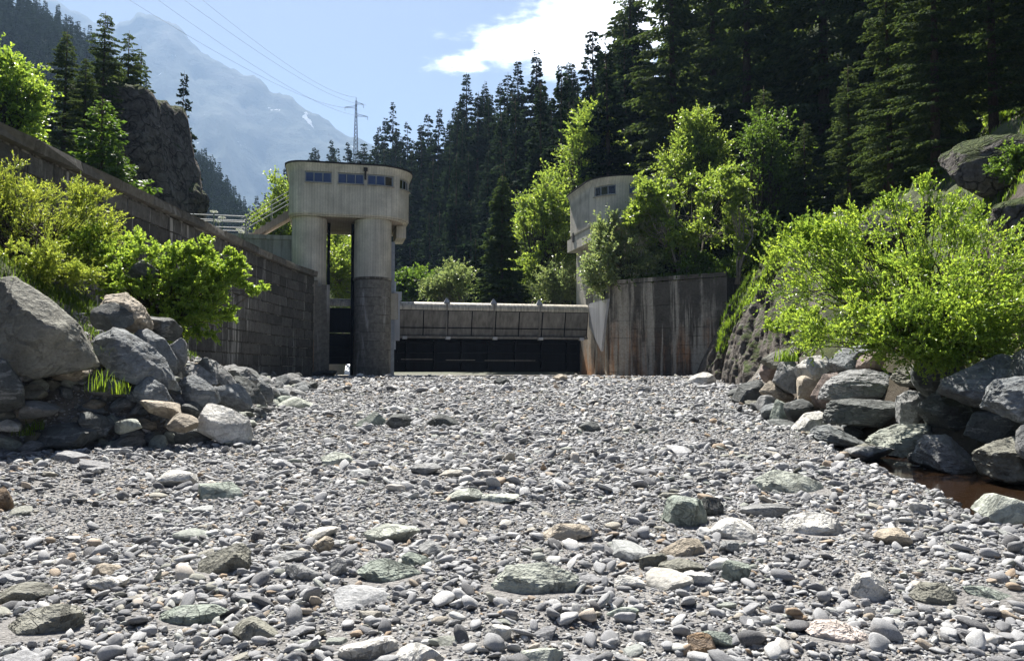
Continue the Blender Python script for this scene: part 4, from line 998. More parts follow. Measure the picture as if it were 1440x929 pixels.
# lower clad part of the main pier: joint band, core, stone blocks
P = [(1.06 + 1.0*math.cos(t), 1.25 + 1.0*math.sin(t)) for t in np.linspace(math.pi, 2*math.pi, 25)] + [(2.06, 3.5), (.06, 3.5)]
MB().prism(P, 0, 6.73-BZ).build('pier_core', M['mortar'], T1)
P2 = [(1.06 + 1.06*math.cos(t), 1.25 + 1.06*math.sin(t)) for t in np.linspace(math.pi, 2*math.pi, 25)] + [(2.12, 1.7), (0, 1.7)]
MB().prism(P2, 6.62-BZ, 6.745-BZ).build('joint_band', M['concrete_dark'], T1)
def arc_block(r0, r1, a0, a1, z0, z1, n=3):
    V = []; F = []
    for k in range(n+1):
        t = a0 + (a1-a0)*k/n; c, s = math.cos(t), math.sin(t)
        V += [(c*r0, s*r0, z0), (c*r1, s*r1, z0+.012), (c*r1, s*r1, z1-.012), (c*r0, s*r0, z1)]
    for k in range(n):
        a = k*4
        for q in range(4): F.append((a+q, a+(q+1) % 4, a+4+(q+1) % 4, a+4+q))
    F += [(3,2,1,0), (n*4, n*4+1, n*4+2, n*4+3)]
    return V, F
nc = 13; hcz = (6.60-BZ-.02)/nc; shared = {}
for c_ in range(nc):
    na_ = 5; off = .5 if c_ % 2 else 0
    ed = [0] + [(k+off)/na_ for k in range(0 if off else 1, na_)] + [1]
    for k in range(len(ed)-1):
        a0, a1 = math.pi*(1+ed[k])+.008, math.pi*(1+ed[k+1])-.008; key = (off, k)
        if key not in shared:
            mb = MB(); mb.add(*arc_block(.99, 1.016 + .005*((k*7) % 3), a0, a1, .008, hcz-.008)); me = mb.build('tmp', M['pierblock']).data
            bpy.data.objects.remove(bpy.data.objects[C.objects[-1].name]); me.name = 'stone_block'; shared[key] = me
        link('stone_block', shared[key], T1, loc=(1.06, 1.25, .01 + c_*hcz), scale=(1 + .010*random.random(), 1 + .010*random.random(), 1))
# bay side downstand, guide rails, corbel with light patch, ladders
MB().prism([(2.45, 2.2), (3.0, 2.2), (3.0, 4.6), (2.45, 4.6)], hz-.72, hz-.02).build('side_beam', M['concrete'], T1)
MB().box(2.13, 2.35, 2.02, 2.3, 0, hz-1).box(2.13, 2.3, 2.55, 2.8, 0, hz-1).build('guide_rail', M['rail'], T1)
MB().box(-1.45, -1.28, 2.05, 2.3, 0, hz-.05).box(-.12, .05, 2.05, 2.3, 0, hz-.05).build('guide_rail', M['steel_dark'], T1)
MB().prism([(1.95, 1.7), (2.55, 1.9), (2.55, 3.1), (1.95, 3.1)], 4.5-BZ, 6.0-BZ).build('corbel', M['concrete_plain'], T1)
MB().box(2.36, 2.44, 2.1, 2.2, 2.5, 6.4).build('lift_chain', M['galv'], T1)
MB().box(2.3, 2.75, 1.9, 2.25, 5.6-BZ, 6.1-BZ).box(2.35, 2.65, 1.92, 2.2, 3.0, 5.3).build('gate_hinge_box', M['plate'], T1)

# ---- right control tower
DARKW = {0: (0, 1, 2)}
T2 = root('control_tower', 'concrete gate tower half hidden behind the leafy trees right of the wide gate', 'tower', 14.1, 0, BZ)
gatehouse(T2, .15, 5.2, .3, 7.4, (2.1, .9, .8, 1.2), hz+.35, [(lambda x, y: x < 1.25 and x > .25 and y < 2.0 and y > .5 and x+y < 2.4, 0), (1.95, 3.3), (3.6, 5.0)])
MB().box(.19, .9, 2.2, 7.2, -.85, -.03).build('side_beam', M['concrete'], T2, loc=(0, 0, hz+.35))
MB().box(.12, .2, 5.6, 5.9, -.35, .25).build('vent_opening', M['interior'], T2, loc=(0, 0, hz+.35))
MB().box(.75, 2.3, 5.0, 7.0, 0, hz+.3).build('pier_body', M['concrete'], T2)
MB().box(1.1, 2.3, 3.0, 4.6, 0, hz+.3).build('pier_body', M['concrete_plain'], T2)
column(T2, 3.2, 1.7, .95, 5.5, hz+.33, M['concrete'], 'column', 40)
MB().box(2.3, 6.0, 2.1, 6.8, 0, 6.2).build('pier_base', M['concrete_plain'], T2)
for k in range(2): MB().box(1.15+.3*k, 1.22+.3*k, 2.6, 2.68, 5.2, hz+.3).build('guide_rail', M['steel_dark'], T2)

# ---- the wide flap gate
G = root('flap_gate', 'wide steel flap gate with rolled top edge and three fins between the towers', 'gate', 2.62, 2.0, 1.3)
GW = 11.45; zt = 4.28; zb = 2.28
def strip(prof, x0, x1, th=.03):
    """extrude an open (y,z) profile along x as a closed sheet"""
    n = len(prof); N = []
    for i in range(n):
        a, b = prof[max(i-1, 0)], prof[min(i+1, n-1)]; d = math.hypot(b[0]-a[0], b[1]-a[1]); N.append(((b[1]-a[1])/d, -(b[0]-a[0])/d))
    ring = [(p[0], p[1]) for p in prof] + [(prof[i][0]-N[i][0]*th, prof[i][1]-N[i][1]*th) for i in range(n-1, -1, -1)]
    V = [(x0, y, z) for y, z in ring] + [(x1, y, z) for y, z in ring]; k = len(ring)
    return V, [(i, (i+1) % k, (i+1) % k+k, i+k) for i in range(k)] + [tuple(range(k-1, -1, -1)), tuple(range(k, 2*k))]
roll = [(.10 + .36 - .36*math.sin(t), zt-.36 + .36*math.cos(t)) for t in np.linspace(-.9, 1.9, 14)]
mb = MB(); mb.add(*strip(roll, 0, GW)); mb.build('rolled_crest', M['crest'], G, smooth=False)
npn = 8; cols = np.linspace(0, GW, npn+1)
for k in range(npn):
    a, b = cols[k]+.035, cols[k+1]-.035
    mb = MB(); mb.add(*strip([(.14, zt-.50), (.42, zb+.52)], a, b)); mb.build('upper_panel', M['steel'], G)
    mb = MB(); mb.add(*strip([(.425, zb+.47), (.52, zb+.06)], a, b)); mb.build('lower_panel', M['steel'], G)
mb = MB()
for k in range(npn+1):
    x = cols[k]; mb.bar((x, .24, zt-.45), (x, .56, zb+.02), .035, .10)
mb.bar((0, .40, zb+.495), (GW, .40, zb+.495), .05, .05).bar((0, .17, zt-.48), (GW, .17, zt-.48), .06, .07); mb.build('rib', M['steel_dark'], G)
MB().box(0, GW, .3, .68, zb-.10, zb+.02).build('lower_beam', M['steel'], G)
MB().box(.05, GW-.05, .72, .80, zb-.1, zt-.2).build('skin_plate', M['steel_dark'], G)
for x in (.245, .49, .735):
    mb = MB(); x = x*GW
    V = [(x-.19, .28, zt-.02), (x+.19, .28, zt-.02), (x+.19, .52, zt-.02), (x-.19, .52, zt-.02), (x-.03, .40, zt+.27), (x+.03, .40, zt+.27)]
    mb.add(V, [(3,2,1,0), (0,1,5,4), (1,2,5), (2,3,4,5), (3,0,4)]); mb.build('flow_breaker', M['plate'], G)
    MB().bar((x-.02, .06, zt-.05), (x-.02, .30, zb+.05), .07, .04).build('breaker_strap', M['steel'], G)
for x in (.02, .24, .485, .73, .955):
    MB().box(x*GW, x*GW+.26, .22, .5, zb-.17, zb-.01).build('hinge_lug', M['plate'], G)
LG = root('sluice_leaf', 'dark lower gate leaf in the shade under the flap gate', 'gate', 2.62, 4.0, 1.0)
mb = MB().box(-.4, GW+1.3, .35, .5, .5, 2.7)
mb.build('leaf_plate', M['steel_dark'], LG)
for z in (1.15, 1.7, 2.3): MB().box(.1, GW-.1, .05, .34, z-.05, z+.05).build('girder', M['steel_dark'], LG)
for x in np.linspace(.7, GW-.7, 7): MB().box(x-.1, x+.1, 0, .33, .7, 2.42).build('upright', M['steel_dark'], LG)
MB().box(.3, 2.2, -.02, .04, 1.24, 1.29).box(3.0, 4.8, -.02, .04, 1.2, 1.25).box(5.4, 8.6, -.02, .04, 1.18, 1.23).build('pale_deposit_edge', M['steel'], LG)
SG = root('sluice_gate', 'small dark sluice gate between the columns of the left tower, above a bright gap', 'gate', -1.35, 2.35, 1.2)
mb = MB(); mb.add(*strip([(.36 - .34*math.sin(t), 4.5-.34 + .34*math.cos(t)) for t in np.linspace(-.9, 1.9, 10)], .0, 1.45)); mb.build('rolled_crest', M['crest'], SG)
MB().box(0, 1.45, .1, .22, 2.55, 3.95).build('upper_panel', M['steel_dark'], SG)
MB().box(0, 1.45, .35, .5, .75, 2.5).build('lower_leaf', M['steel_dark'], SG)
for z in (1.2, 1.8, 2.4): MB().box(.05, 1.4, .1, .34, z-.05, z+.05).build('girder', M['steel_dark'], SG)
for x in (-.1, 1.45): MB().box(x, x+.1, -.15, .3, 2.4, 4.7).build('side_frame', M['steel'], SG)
# sills and apron
SL = root('gate_sill', 'low pale concrete sill under the wide gate at the end of the gravel', 'sill', 2.1, -.4, .3)
MB().box(0, 12.2, 0, 6, 0, 1.02).build('sill_block', M['concrete_plain'], SL)
MB().box(0, 12.2, -1.2, -.003, 0, .95).build('sill_step', M['concrete_plain'], SL)
S2 = root('gate_sill', 'wet dark sill step under the small sluice gate', 'sill', -1.6, 0.2, .2)
MB().box(0, 1.9, 0, 6.8, 0, 1.12).build('sill_block', M['concrete_plain'], S2)
UR = root('added_gap_ramp', 'pale ramp added to show bright through the gap under the small sluice gate', 'ramp', -3.2, 9.0, 1.0)  # added pale slope that makes the gap under the gate read bright
MB().add([(0,0,0),(4.6,0,0),(4.6,4,1.4),(0,4,1.4),(0,4,-.2),(4.6,4,-.2),(0,0,-.2),(4.6,0,-.2)], [(0,1,2,3),(6,4,5,7),(0,6,7,1),(3,2,5,4),(0,3,4,6),(1,7,5,2)]).build('ramp', M['galv'], UR)
# rough dark rock in front of the small bay
boulder('boulder', 452, 530, 50, 20, 43.0, 'dark', 411, 'dark wet rock step in front of the small sluice opening', None, dep=.9, tilt=8, el=(2,1,1))

# ---- side wall of the wide bay: pale slanting plate and abutment
AB = root('abutment_wall', 'stained concrete abutment wall with rust streaks right of the wide gate', 'wall', 14.25, -.9, 0, rz=0)
a0 = O + U*14.25 + Vv*-.9; a1 = Vector((11.2, 41.7, 0)); dd = (a1-a0); LA = dd.length; AB.rotation_euler = (0, 0, math.atan2(dd.y, dd.x))
MB().prism([(0, .12), (LA, .12), (LA+.6, 3.0), (0.3, 3.6)], 0, 6.5).build('wall_core', M['concrete_dark'], AB)
npan = 1
for k in range(npan):
    x0, x1 = LA*k/npan+.006, LA*(k+1)/npan-.006
    MB().box(x0, x1, 0, .119, 3.95, 5.15).box(x0, x1, .01, .119, 5.165, 6.46).build('cast_panel', M['concrete_dark'], AB)
def block_proto(nm, mat, seed):
    g = random.Random(seed); n = 4
    bm = bmesh.new(); bmesh.ops.create_cube(bm, size=1); bmesh.ops.bevel(bm, geom=bm.edges[:], offset=.035, segments=1, affect='EDGES')
    for v in bm.verts:
        v.co.x += g.uniform(-.012, .012); v.co.z += g.uniform(-.02, .02)
        v.co.y += g.uniform(-.06, .06)
    me = bpy.data.meshes.new(nm); bm.to_mesh(me); bm.free(); me.materials.append(mat); return me
abm = [block_proto('stone_block', M['abutblock'], 5+k) for k in range(5)]
zc = .55; row = 0
while zc < 3.95:
    hh = .48; x = -.25 if row % 2 else 0
    while x < LA-.05:
        w = random.uniform(.75, 1.05); xa, xb = max(x, 0), min(x+w, LA)
        if xb-xa > .15: link('stone_block', random.choice(abm), AB, loc=((xa+xb)/2, .05, zc+hh/2), scale=(xb-xa-.006, .14, hh-.006))
        x += w
    zc += hh; row += 1
MB().box(0, LA, -.06, .5, 6.5, 6.72).build('coping', M['concrete_dark'], AB)
BP = root('bay_side_plate', 'pale triangular side plate slanting down between gate and abutment wall', 'plate', 14.12, 2.1, 0)
def tri(y0, y1, x0, x1, z0, z1, zz):
    V = [(x0, y0, z1), (x0, y1, z1), (x0, y1-.75, z0), (x0, y0, z0), (x1, y0, z1), (x1, y1, z1), (x1, y1-.75, z0), (x1, y0, z0)]
    return V, [(0,1,2,3), (7,6,5,4), (0,4,5,1), (1,5,6,2), (2,6,7,3), (3,7,4,0)]
V = [(-.04, 0, 5.65), (-.04, -3.35, 5.65), (-.04, -2.2, 2.7), (-.04, 0, 4.3), (.1, 0, 5.65), (.1, -3.35, 5.65), (.1, -2.2, 2.7), (.1, 0, 4.3)]
MB().add(V, [(0,1,2,3), (7,6,5,4), (0,4,5,1), (1,5,6,2), (2,6,7,3), (3,7,4,0)]).build('plate', M['plate'], BP)
MB().box(.102, .8, -3.0, 3.5, 0, 5.6).build('side_wall', M['concrete_dark'], BP)

# ---- masonry retaining wall at left
WP = [(-11.0, 5.0), (-11.0, 36.6), (-10.93, 38.6), (-10.78, 40.4), (-10.62, 41.6), (-10.55, 42.6)]
wl = bpy.data.objects.new('retaining_wall', None); C.objects.link(wl); wl.location = (-11, 24, 0)
wl['label'] = 'long dark masonry retaining wall running along the left bank to the gate tower'; wl['category'] = 'wall'
q = MB(); face = [Vector((x, y)) for x, y in WP]
back = [(-11.6, 5.0), (-11.6, 36.6), (-11.6, 42.6)]
Pw = [(x+11+.02, y-24) for x, y in WP] + [(x+11, y-24) for x, y in reversed(back)]
q.prism(Pw, 0.1, 6.55).build('mortar_core', M['mortar'], wl)
cum = [0]
for k in range(len(face)-1): cum.append(cum[-1] + (face[k+1]-face[k]).length)
def wpt(s):
    return Vector((np.interp(s, cum, [f.x for f in face]), np.interp(s, cum, [f.y for f in face])))
bms = [block_proto('stone_block', M['block'], 50+k) for k in range(8)]
blocks = []; row = 0; hh = .47; zr = 6.5-hh
while zr > .3:
    s = 12.0 - random.uniform(0, 1)
    while s < cum[-1]-.25:
        w = random.uniform(.95, 1.7); w = min(w, cum[-1]-.2-s)
        if w > .2: blocks.append((s, w, zr))
        s += w
    zr -= hh; row += 1
def vis(b):   # apparent size
    y = wpt(b[0]+b[1]/2).y; zg = Hs(-10.8, y); px = 720-11*FPX/y
    if b[2]+hh < zg or px < -25: return 0
    return (b[1]*hh)/y**2
blocks = [b for b in blocks if vis(b) > 0]
blocks.sort(key=vis, reverse=True)
rest = MB()
for k, (s, w, z) in enumerate(blocks):
    a, b = wpt(s), wpt(s+w); mid = (a+b)/2; rz = math.atan2(b.y-a.y, b.x-a.x); L = (b-a).length; o_ = random.uniform(0, .035)
    if k < 298:
        link('stone_block', random.choice(bms), wl, loc=(mid.x+11-.04+o_, mid.y-24, z+hh/2), rot=(0, 0, rz), scale=(L-.03, .2, hh-.034))
    else:
        c, sn_ = math.cos(rz), math.sin(rz); V = []
        for (dx_, dy_, dz_) in ((-.5,-.5,-.5),(.5,-.5,-.5),(.5,.5,-.5),(-.5,.5,-.5),(-.5,-.5,.5),(.5,-.5,.5),(.5,.5,.5),(-.5,.5,.5)):
            lx, ly = dx_*(L-.022), dy_*.2; V.append((mid.x+11-.04+o_ + lx*c-ly*sn_, mid.y-24 + lx*sn_+ly*c, z+hh/2+dz_*(hh-.034)))
        rest.add(V, [(3,2,1,0),(4,5,6,7),(0,1,5,4),(1,2,6,5),(2,3,7,6),(3,0,4,7)])
print('wall blocks', len(blocks))
if rest.v: rest.build('remaining_block', M['block'], wl, kind='stuff')
# coping stones
cpm = [block_proto('coping_stone', M['coping'], 80+k) for k in range(4)]
s = 11.0
while s < cum[-1]-.1:
    w = min(2.0, cum[-1]-s); a, b = wpt(s), wpt(s+w); mid = (a+b)/2
    link('coping_stone', random.choice(cpm), wl, loc=(mid.x+11-.18, mid.y-24, 6.70), rot=(0, 0, math.atan2(b.y-a.y, b.x-a.x)), scale=((b-a).length-.012, .78, .28)); s += w
EP = bpy.data.objects.new('wall_end_pier', None); C.objects.link(EP); EP.location = (-10.6, 43.0, .2); EP['label'] = 'narrow stained concrete edge strip closing the masonry wall at the small sluice'; EP['category'] = 'pier'
EP.rotation_euler = (0, 0, AL)
MB().box(-.5, .16, -.38, .1, 0, 6.2).build('strip', M['pierblock'], EP)
MB().box(.16, .36, -.1, 2.2, 0, 5.9).build('strip', M['pierblock'], EP)
MB().box(.362, .80, -.05, .55, 0, 6.0).build('strip', M['pierblock'], EP)
MB().box(-.2, .0, -.45, -.381, .2, 6.1).build('strip', M['concrete_dark'], EP)

# ---- left abutment block, railing and stair to the control room
LBk = root('abutment_block', 'pale concrete abutment block with a small opening left of the gate tower', 'wall', -8.6, 2.2, 5.2)
MB().box(0, 5.25, 0, 5, 0, 3.7).build('block', M['concrete_plain'], LBk)
MB().box(-.05, 5.3, -.08, 5.1, 3.705, 3.95).build('cap', M['concrete_plain'], LBk)
MB().box(3.1, 3.9, -.02, .05, 1.9, 2.6).build('pale_opening', M['galv'], LBk)
ST = root('access_stair', 'concrete stair with steel handrails climbing to the control room', 'stair', -5.9, 3.1, 9.15)
MB().add([(0,0,0),(.45,0,0),(3.2,0,1.75),(3.2,0,2.1),(2.9,0,2.1),(0,1.1,0),(.45,1.1,0),(3.2,1.1,1.75),(3.2,1.1,2.1),(2.9,1.1,2.1)],
         [(0,1,2,3,4),(9,8,7,6,5),(0,5,6,1),(1,6,7,2),(2,7,8,3),(3,8,9,4),(4,9,5,0)]).build('flight', M['soffit'], ST)
for k in range(9): MB().box(.1+k*.31, .4+k*.31, .05, 1.05, .05+k*.215, .24+k*.215).build('step', M['concrete_plain'], ST)
for v_ in (.04, 1.06):
    mb = MB()
    for zz in (.45, .95): mb.tube([(-.3, v_, zz+.1), (3.0, v_, zz+2.25)], .022, 5)
    for k in range(3): mb.tube([(k*1.3, v_, .1+k*.9), (k*1.3, v_, 1.15+k*.9)], .022, 5)
    mb.build('handrail', M['rail'], ST)
RL = root('railing', 'grey steel railing along the walkway behind the top of the masonry wall', 'railing', -8.7, 2.4, 9.15)
for k, x in enumerate((0.05, 1.1, 2.8)): MB().tube([(x, 0, 0), (x, 0, 1.05)], .03, 6).build('post', M['rail'], RL)
for z in (.38, .70, 1.03): MB().tube([(-1.4, 0, z), (2.8, 0, z)], .024, 6).build('rail', M['rail'], RL)
for z in (.45, 1.05): MB().tube([(-1.4, 1.5, z), (2.6, 1.5, z)], .022, 6).build('rail', M['rail'], RL)
for x in (-1.3, 1.2): MB().tube([(x, 1.5, 0), (x, 1.5, 1.05)], .022, 6).build('post', M['rail'], RL)

# ---- lattice pylon and wires
PB = at(500, 225, 262); py0 = Hs(PB.x, 262); top = at(501, 137, 262).z
PY = bpy.data.objects.new('power_pylon', None); C.objects.link(PY); PY.location = (PB.x, 262, py0-1); hp = top-py0+1; PY.rotation_euler = (0, 0, .25)
PY['label'] = 'slim steel lattice power pylon standing in the spruces behind the left tower'; PY['category'] = 'pylon'
def wd(z): return max(.18, 1.35*(1-z/hp)+.12)
mb = MB()
for sx_ in (-1, 1):
    for sy_ in (-1, 1): mb.bar((sx_*wd(0), sy_*wd(0), 0), (sx_*wd(hp), sy_*wd(hp), hp-1.2), .16)
mb.bar((0,0,hp-1.4), (0,0,hp), .16); mb.build('leg', M['pylon'], PY)
mb = MB(); z = 0; k = 0
while z < hp-3:
    h_ = max(1.3, wd(z)*1.6); a, b = wd(z), wd(z+h_)
    for s_ in (-1, 1):
        mb.bar((-a, s_*a, z), (b, s_*b, z+h_), .09).bar((a, s_*a, z), (-b, s_*b, z+h_), .09)
        mb.bar((s_*a, -a, z), (s_*b, b, z+h_), .09)
    z += h_
mb.build('bracing', M['pylon'], PY)
for (z, s_, L) in ((hp-3.6, -1, 3.6), (hp-2.2, 1, 2.4), (hp-6.2, 1, 3.8)):
    mb = MB().bar((0, 0, z+.7), (s_*L, 0, z), .12).bar((0, 0, z-.1), (s_*L, 0, z), .12); am = mb.build('arm', M['pylon'], PY)
    MB().bar((s_*L, 0, z), (s_*L, 0, z-1.2), .12).build('insulator', M['pylon'], am)
for k, (a, bx) in enumerate((((489,152,262), (130,-32,70)), ((505,163,262), (180,-30,70)), ((515,148,262), (215,-32,70)), ((501,137,262), (250,-28,75)))):
    A, B = at(*a), at(*bx); pts = [A.lerp(B, t) + Vector((0, 0, -5.0*4*t*(1-t)*.5)) for t in np.linspace(0, 1, 14)]
    o = MB().tube(pts, [.035*(1-t)+.012*t for t in np.linspace(0, 1, 14)], 4).build('power_line', M['wire'], None)
    o['label'] = ['lowest of the four power lines crossing the sky at upper left', 'second lowest power line crossing in front of the far mountain', 'second highest power line crossing the sky towards the pylon', 'topmost thin earth wire running to the tip of the pylon'][k]; o['category'] = 'power line'; o['group'] = 'power lines above the far mountain'
# ================================================================== vegetation
def norm(a): return a/np.maximum(np.linalg.norm(a, axis=-1, keepdims=True), 1e-9)
def leaves(P, Dn, L, Wd, g, fold=.25, six=False):
    """diamond leaves starting at P pointing along Dn; returns V, F (quads)"""
    n = len(P); rnd = g.normal(size=(n, 3)); side = norm(np.cross(Dn, rnd)); nrm = np.cross(side, Dn)
    L = L[:, None]; Wd = Wd[:, None]
    a = P; c = P + Dn*L; m_ = P + Dn*L*.45
    b = m_ + side*Wd + nrm*Wd*fold; d = m_ - side*Wd + nrm*Wd*fold
    V = np.stack([a, b, c, d], 1).reshape(-1, 3); k = np.arange(n)*4
    F = np.concatenate([np.stack([k, k+1, k+2], 1), np.stack([k, k+2, k+3], 1)])
    return V, F
def twigs_to_leaves(T0, TD, TL, per, size, g, spread=.9, droop=.0):
    n = len(T0); t = np.tile((np.arange(per)+.5)/per, n) + g.uniform(-.02, .02, n*per)
    i = np.repeat(np.arange(n), per)
    P = T0[i] + TD[i]*(TL[i]*t)[:, None]; P[:, 2] -= (TL[i]*t**2)*.15
    D_ = norm(TD[i] + g.normal(size=(n*per, 3))*spread + np.array([0, 0, .15-droop])[None, :])
    s = size*g.uniform(.6, 1.25, n*per)
    return P, D_, s
def broad(name, label, cat, base, ells, K, tw, per, size, mat, barkm='bark_grey', group=None, seed=1, stems=4, wd=.33, spread=.9, trunk_r=.06, twl=.45, shell_=.55, lean=None, upright=0.0):
    """broad-leaved tree or shrub: stems and limbs to leaf clusters, leafy twigs round each"""
    g = np.random.default_rng(seed); base = np.array(base, float)
    rt = bpy.data.objects.new(name, None); C.objects.link(rt); rt.location = base; rt['label'] = label; rt['category'] = cat
    if group: rt['group'] = group
    ells = [(np.array(c, float)-base, np.array(r, float), w) for c, r, w in ells]
    ww = np.array([e[2] for e in ells]); ww = ww/ww.sum(); pick = g.choice(len(ells), K, p=ww)
    d = norm(g.normal(size=(K, 3))); rr = shell_ + (1-shell_)*g.random(K)**.6; rr = np.where(g.random(K) < .3, g.random(K)*.8, rr)
    cen = np.array([ells[p][0] for p in pick]) + d*np.array([ells[p][1] for p in pick])*rr[:, None]*(.88+.24*g.random((K, 1)))
    cen[:, 2] = np.maximum(cen[:, 2], .15)
    scale_ = np.array([min(ells[p][1]) for p in pick])
    # wood
    mb = MB(); ctr = sum(e[0]*e[2] for e in ells)/sum(e[2] for e in ells)
    heads = []
    for s in range(stems):
        q = ctr*(.45+.2*g.random()) + g.normal(size=3)*np.array([.3, .3, .12])*np.linalg.norm(ctr)*.35; q[2] = max(q[2], .3)
        b0 = g.normal(size=3)*np.array([1, 1, 0])*.12*(stems > 1)*max(1, trunk_r*8)
        m1 = (b0+q)/2 + g.normal(size=3)*.05*np.linalg.norm(q)
        mb.tube([b0-np.array([0, 0, .3]), m1, q], [trunk_r*1.2, trunk_r, trunk_r*.75], 6); heads.append(q)
    for k in range(K):
        h_ = heads[int(np.argmin([np.linalg.norm(cen[k]-x)*g.uniform(.8, 1.2) for x in heads]))]
        if k % 2 and K > 60 and k > 60: 
            h_ = (h_ + cen[k-1])/2
        v = cen[k]-h_; mid = h_ + v*.5 + np.array([0, 0, -.06*np.linalg.norm(v)]) + g.normal(size=3)*.05*np.linalg.norm(v)
        mb.tube([h_, mid, cen[k]], [trunk_r*.45, trunk_r*.26, trunk_r*.1], 4, cap=False)
    mb.build('branches' if stems > 1 else 'trunk', M[barkm], rt, smooth=True)
    # twigs
    n = K*tw; i = np.repeat(np.arange(K), tw)
    out = norm(cen - ctr[None, :]*.8)
    TD = norm(out[i]*.7 + g.normal(size=(n, 3))*.75 + np.array([0, 0, .35+upright])[None, :])
    TL = twl*g.uniform(.5, 1.3, n)*(scale_[i]**.5 if True else 1)
    T0 = cen[i] + g.normal(size=(n, 3))*.10*twl
    P, D_, s = twigs_to_leaves(T0, TD, TL, per, size, g, spread)
    V, F = leaves(P, D_, s, s*wd, g)
    link('foliage', mesh_from('foliage', V, F, False, [M[mat]]), rt)
    nt = min(n, 900); mb = MB()
    for k in range(0, n, max(1, n//nt)):
        e = T0[k] + TD[k]*TL[k]*.9; e[2] -= TL[k]*.12
        a_ = Vector(T0[k]); b_ = Vector(e); r_ = trunk_r*.07+.002
        x_ = (b_-a_).orthogonal().normalized()*r_; y_ = (b_-a_).normalized().cross(x_)
        mb.add([a_+x_, a_-x_*.5+y_*.87, a_-x_*.5-y_*.87, b_], [(0,1,3),(1,2,3),(2,0,3)])
    mb.build('twigs', M[barkm], rt)['kind'] = 'stuff'
    return rt
def E(px, py, Y, rx, ry, w=1, rz=None):
    s = Y/FPX; return (at(px, py, Y), (rx*s, (rz or (rx+ry)*.5)*s, ry*s), w)

def spruce_parts(seed, h=20.0, rb=3.2, nbr=150, per=70, tw=.42, low=.08, droop=.28, pw=.85, gap=.0, wdt=.17, hang=0.0):
    g = np.random.default_rng(seed)
    z = low*h + (h*.985-low*h)*np.sort(g.random(nbr)**.92); az = g.uniform(0, 6.283, nbr)
    L = rb*np.power(1-z/h, pw)*g.uniform(.62, 1.15, nbr) + .18
    L *= 1 + .18*np.sin(z*1.7+seed)
    cnt = np.maximum((per*(L/rb)**1.15).astype(int), 7); i = np.repeat(np.arange(nbr), cnt); n = len(i)
    t = g.random(n)**.62; f = np.stack([np.cos(az), np.sin(az), np.zeros(nbr)], 1)[i]; p = np.stack([-np.sin(az), np.cos(az), np.zeros(nbr)], 1)[i]
    Li = L[i]; x = t*Li; sgn = np.where(g.random(n) < .5, -1, 1)
    wv = (.30*Li*(1.05-t)*np.minimum(t*4, 1)+.06); lat = wv*g.random(n)**.8*sgn
    zz = z[i] + .10*Li*t - droop*Li*t**1.6*(1.1-.5*z[i]/h) + .10*Li*np.clip(t-.7, 0, 1)
    P = f*x[:, None] + p*lat[:, None]; P[:, 2] = zz - .10*np.abs(lat)
    Dn = norm(f*.75 + p*(sgn*.7)[:, None] + np.array([0, 0, -.30]) + g.normal(size=(n, 3))*.28 + np.array([0, 0, -hang]))
    s = tw*(.55+.75*g.random(n))*(.6+.4*np.minimum(Li/rb*2, 1))
    V, F = leaves(P, Dn, s, s*wdt*(1.0+.5*g.random(n)), g, .1)
    mb = MB(); mb.tube([(0,0,-.6), (0,0,h*.33), (0,0,h*.7), (0,0,h)], [h*.0135, h*.010, h*.005, .012], 7)
    for k in range(0, nbr, 2 if nbr > 120 else 1):
        l = L[k]*.86; zz0 = z[k]; d = Vector((math.cos(az[k]), math.sin(az[k]), 0))
        q = [Vector((0, 0, zz0)), d*l*.5 + Vector((0, 0, zz0 + .05*l - droop*l*.33*.5)), d*l + Vector((0, 0, zz0 + .06*l - droop*l*.8))]
        mb.tube(q, [.035+.004*h/20, .022, .008], 3, cap=False)
    return V, F, mb
SPR = {}
def spruce_proto(key, mat, **k):
    V, F, mb = spruce_parts(**k)
    crown = mesh_from('crown', V, F, False, [M[mat]]); trunk = mesh_from('trunk', mb.v, mb.f, True, [M['bark']]); h = k.get('h', 20.0)
    SPR.setdefault(key, []).append((trunk, crown, h))
for s in range(4): spruce_proto('near', 'needle_near', seed=20+s, h=30.0, rb=4.6, nbr=300, per=290, tw=.34, low=.03+.03*s, droop=.36, pw=.62, wdt=.17, hang=.55)
for s in range(5): spruce_proto('mid', 'needle', seed=30+s, h=20.0, rb=3.7+.25*(s % 3), nbr=230, per=150, tw=.42, low=.04, droop=.26, pw=.95+.05*s, wdt=.24)
for s in range(4): spruce_proto('far', 'needle_far', seed=40+s, h=20.0, rb=3.7, nbr=120, per=50, tw=.75, low=.05, droop=.25, pw=1.0, wdt=.26)
for s in range(2): spruce_proto('light', 'needle_light', seed=50+s, h=6.0, rb=1.9, nbr=130, per=75, tw=.26, low=.03, droop=.05, pw=.9, wdt=.2)
def spruce(kind, x, y, h, label, group, wide=1.0, z=None, name='spruce_tree', cat='tree', one=None):
    k = random.randrange(len(SPR[kind])) if one is None else one; tr, cr, h0 = SPR[kind][k]; s = h/h0
    rt = bpy.data.objects.new(name, None); C.objects.link(rt); rt.location = (x, y, Hs(x, y)-.1 if z is None else z); rt.rotation_euler = (random.gauss(0, .012), random.gauss(0, .012), random.random()*6.28)
    rt.scale = (s*wide, s*wide, s); rt['label'] = label; rt['category'] = cat; rt['group'] = group
    link('trunk', tr, rt); link('crown', cr, rt); return rt
def spruce_top(kind, px, pt, Y, label, group, wide=1.0, x_off=0, zb=None, **k):
    t = at(px, pt, Y); zb_ = Hs(t.x, Y) if zb is None else zb
    return spruce(kind, t.x, Y, t.z-zb_+.1, label, group, wide, z=zb_-.1, **k)
NS = 'tall dark spruces on the right slope'
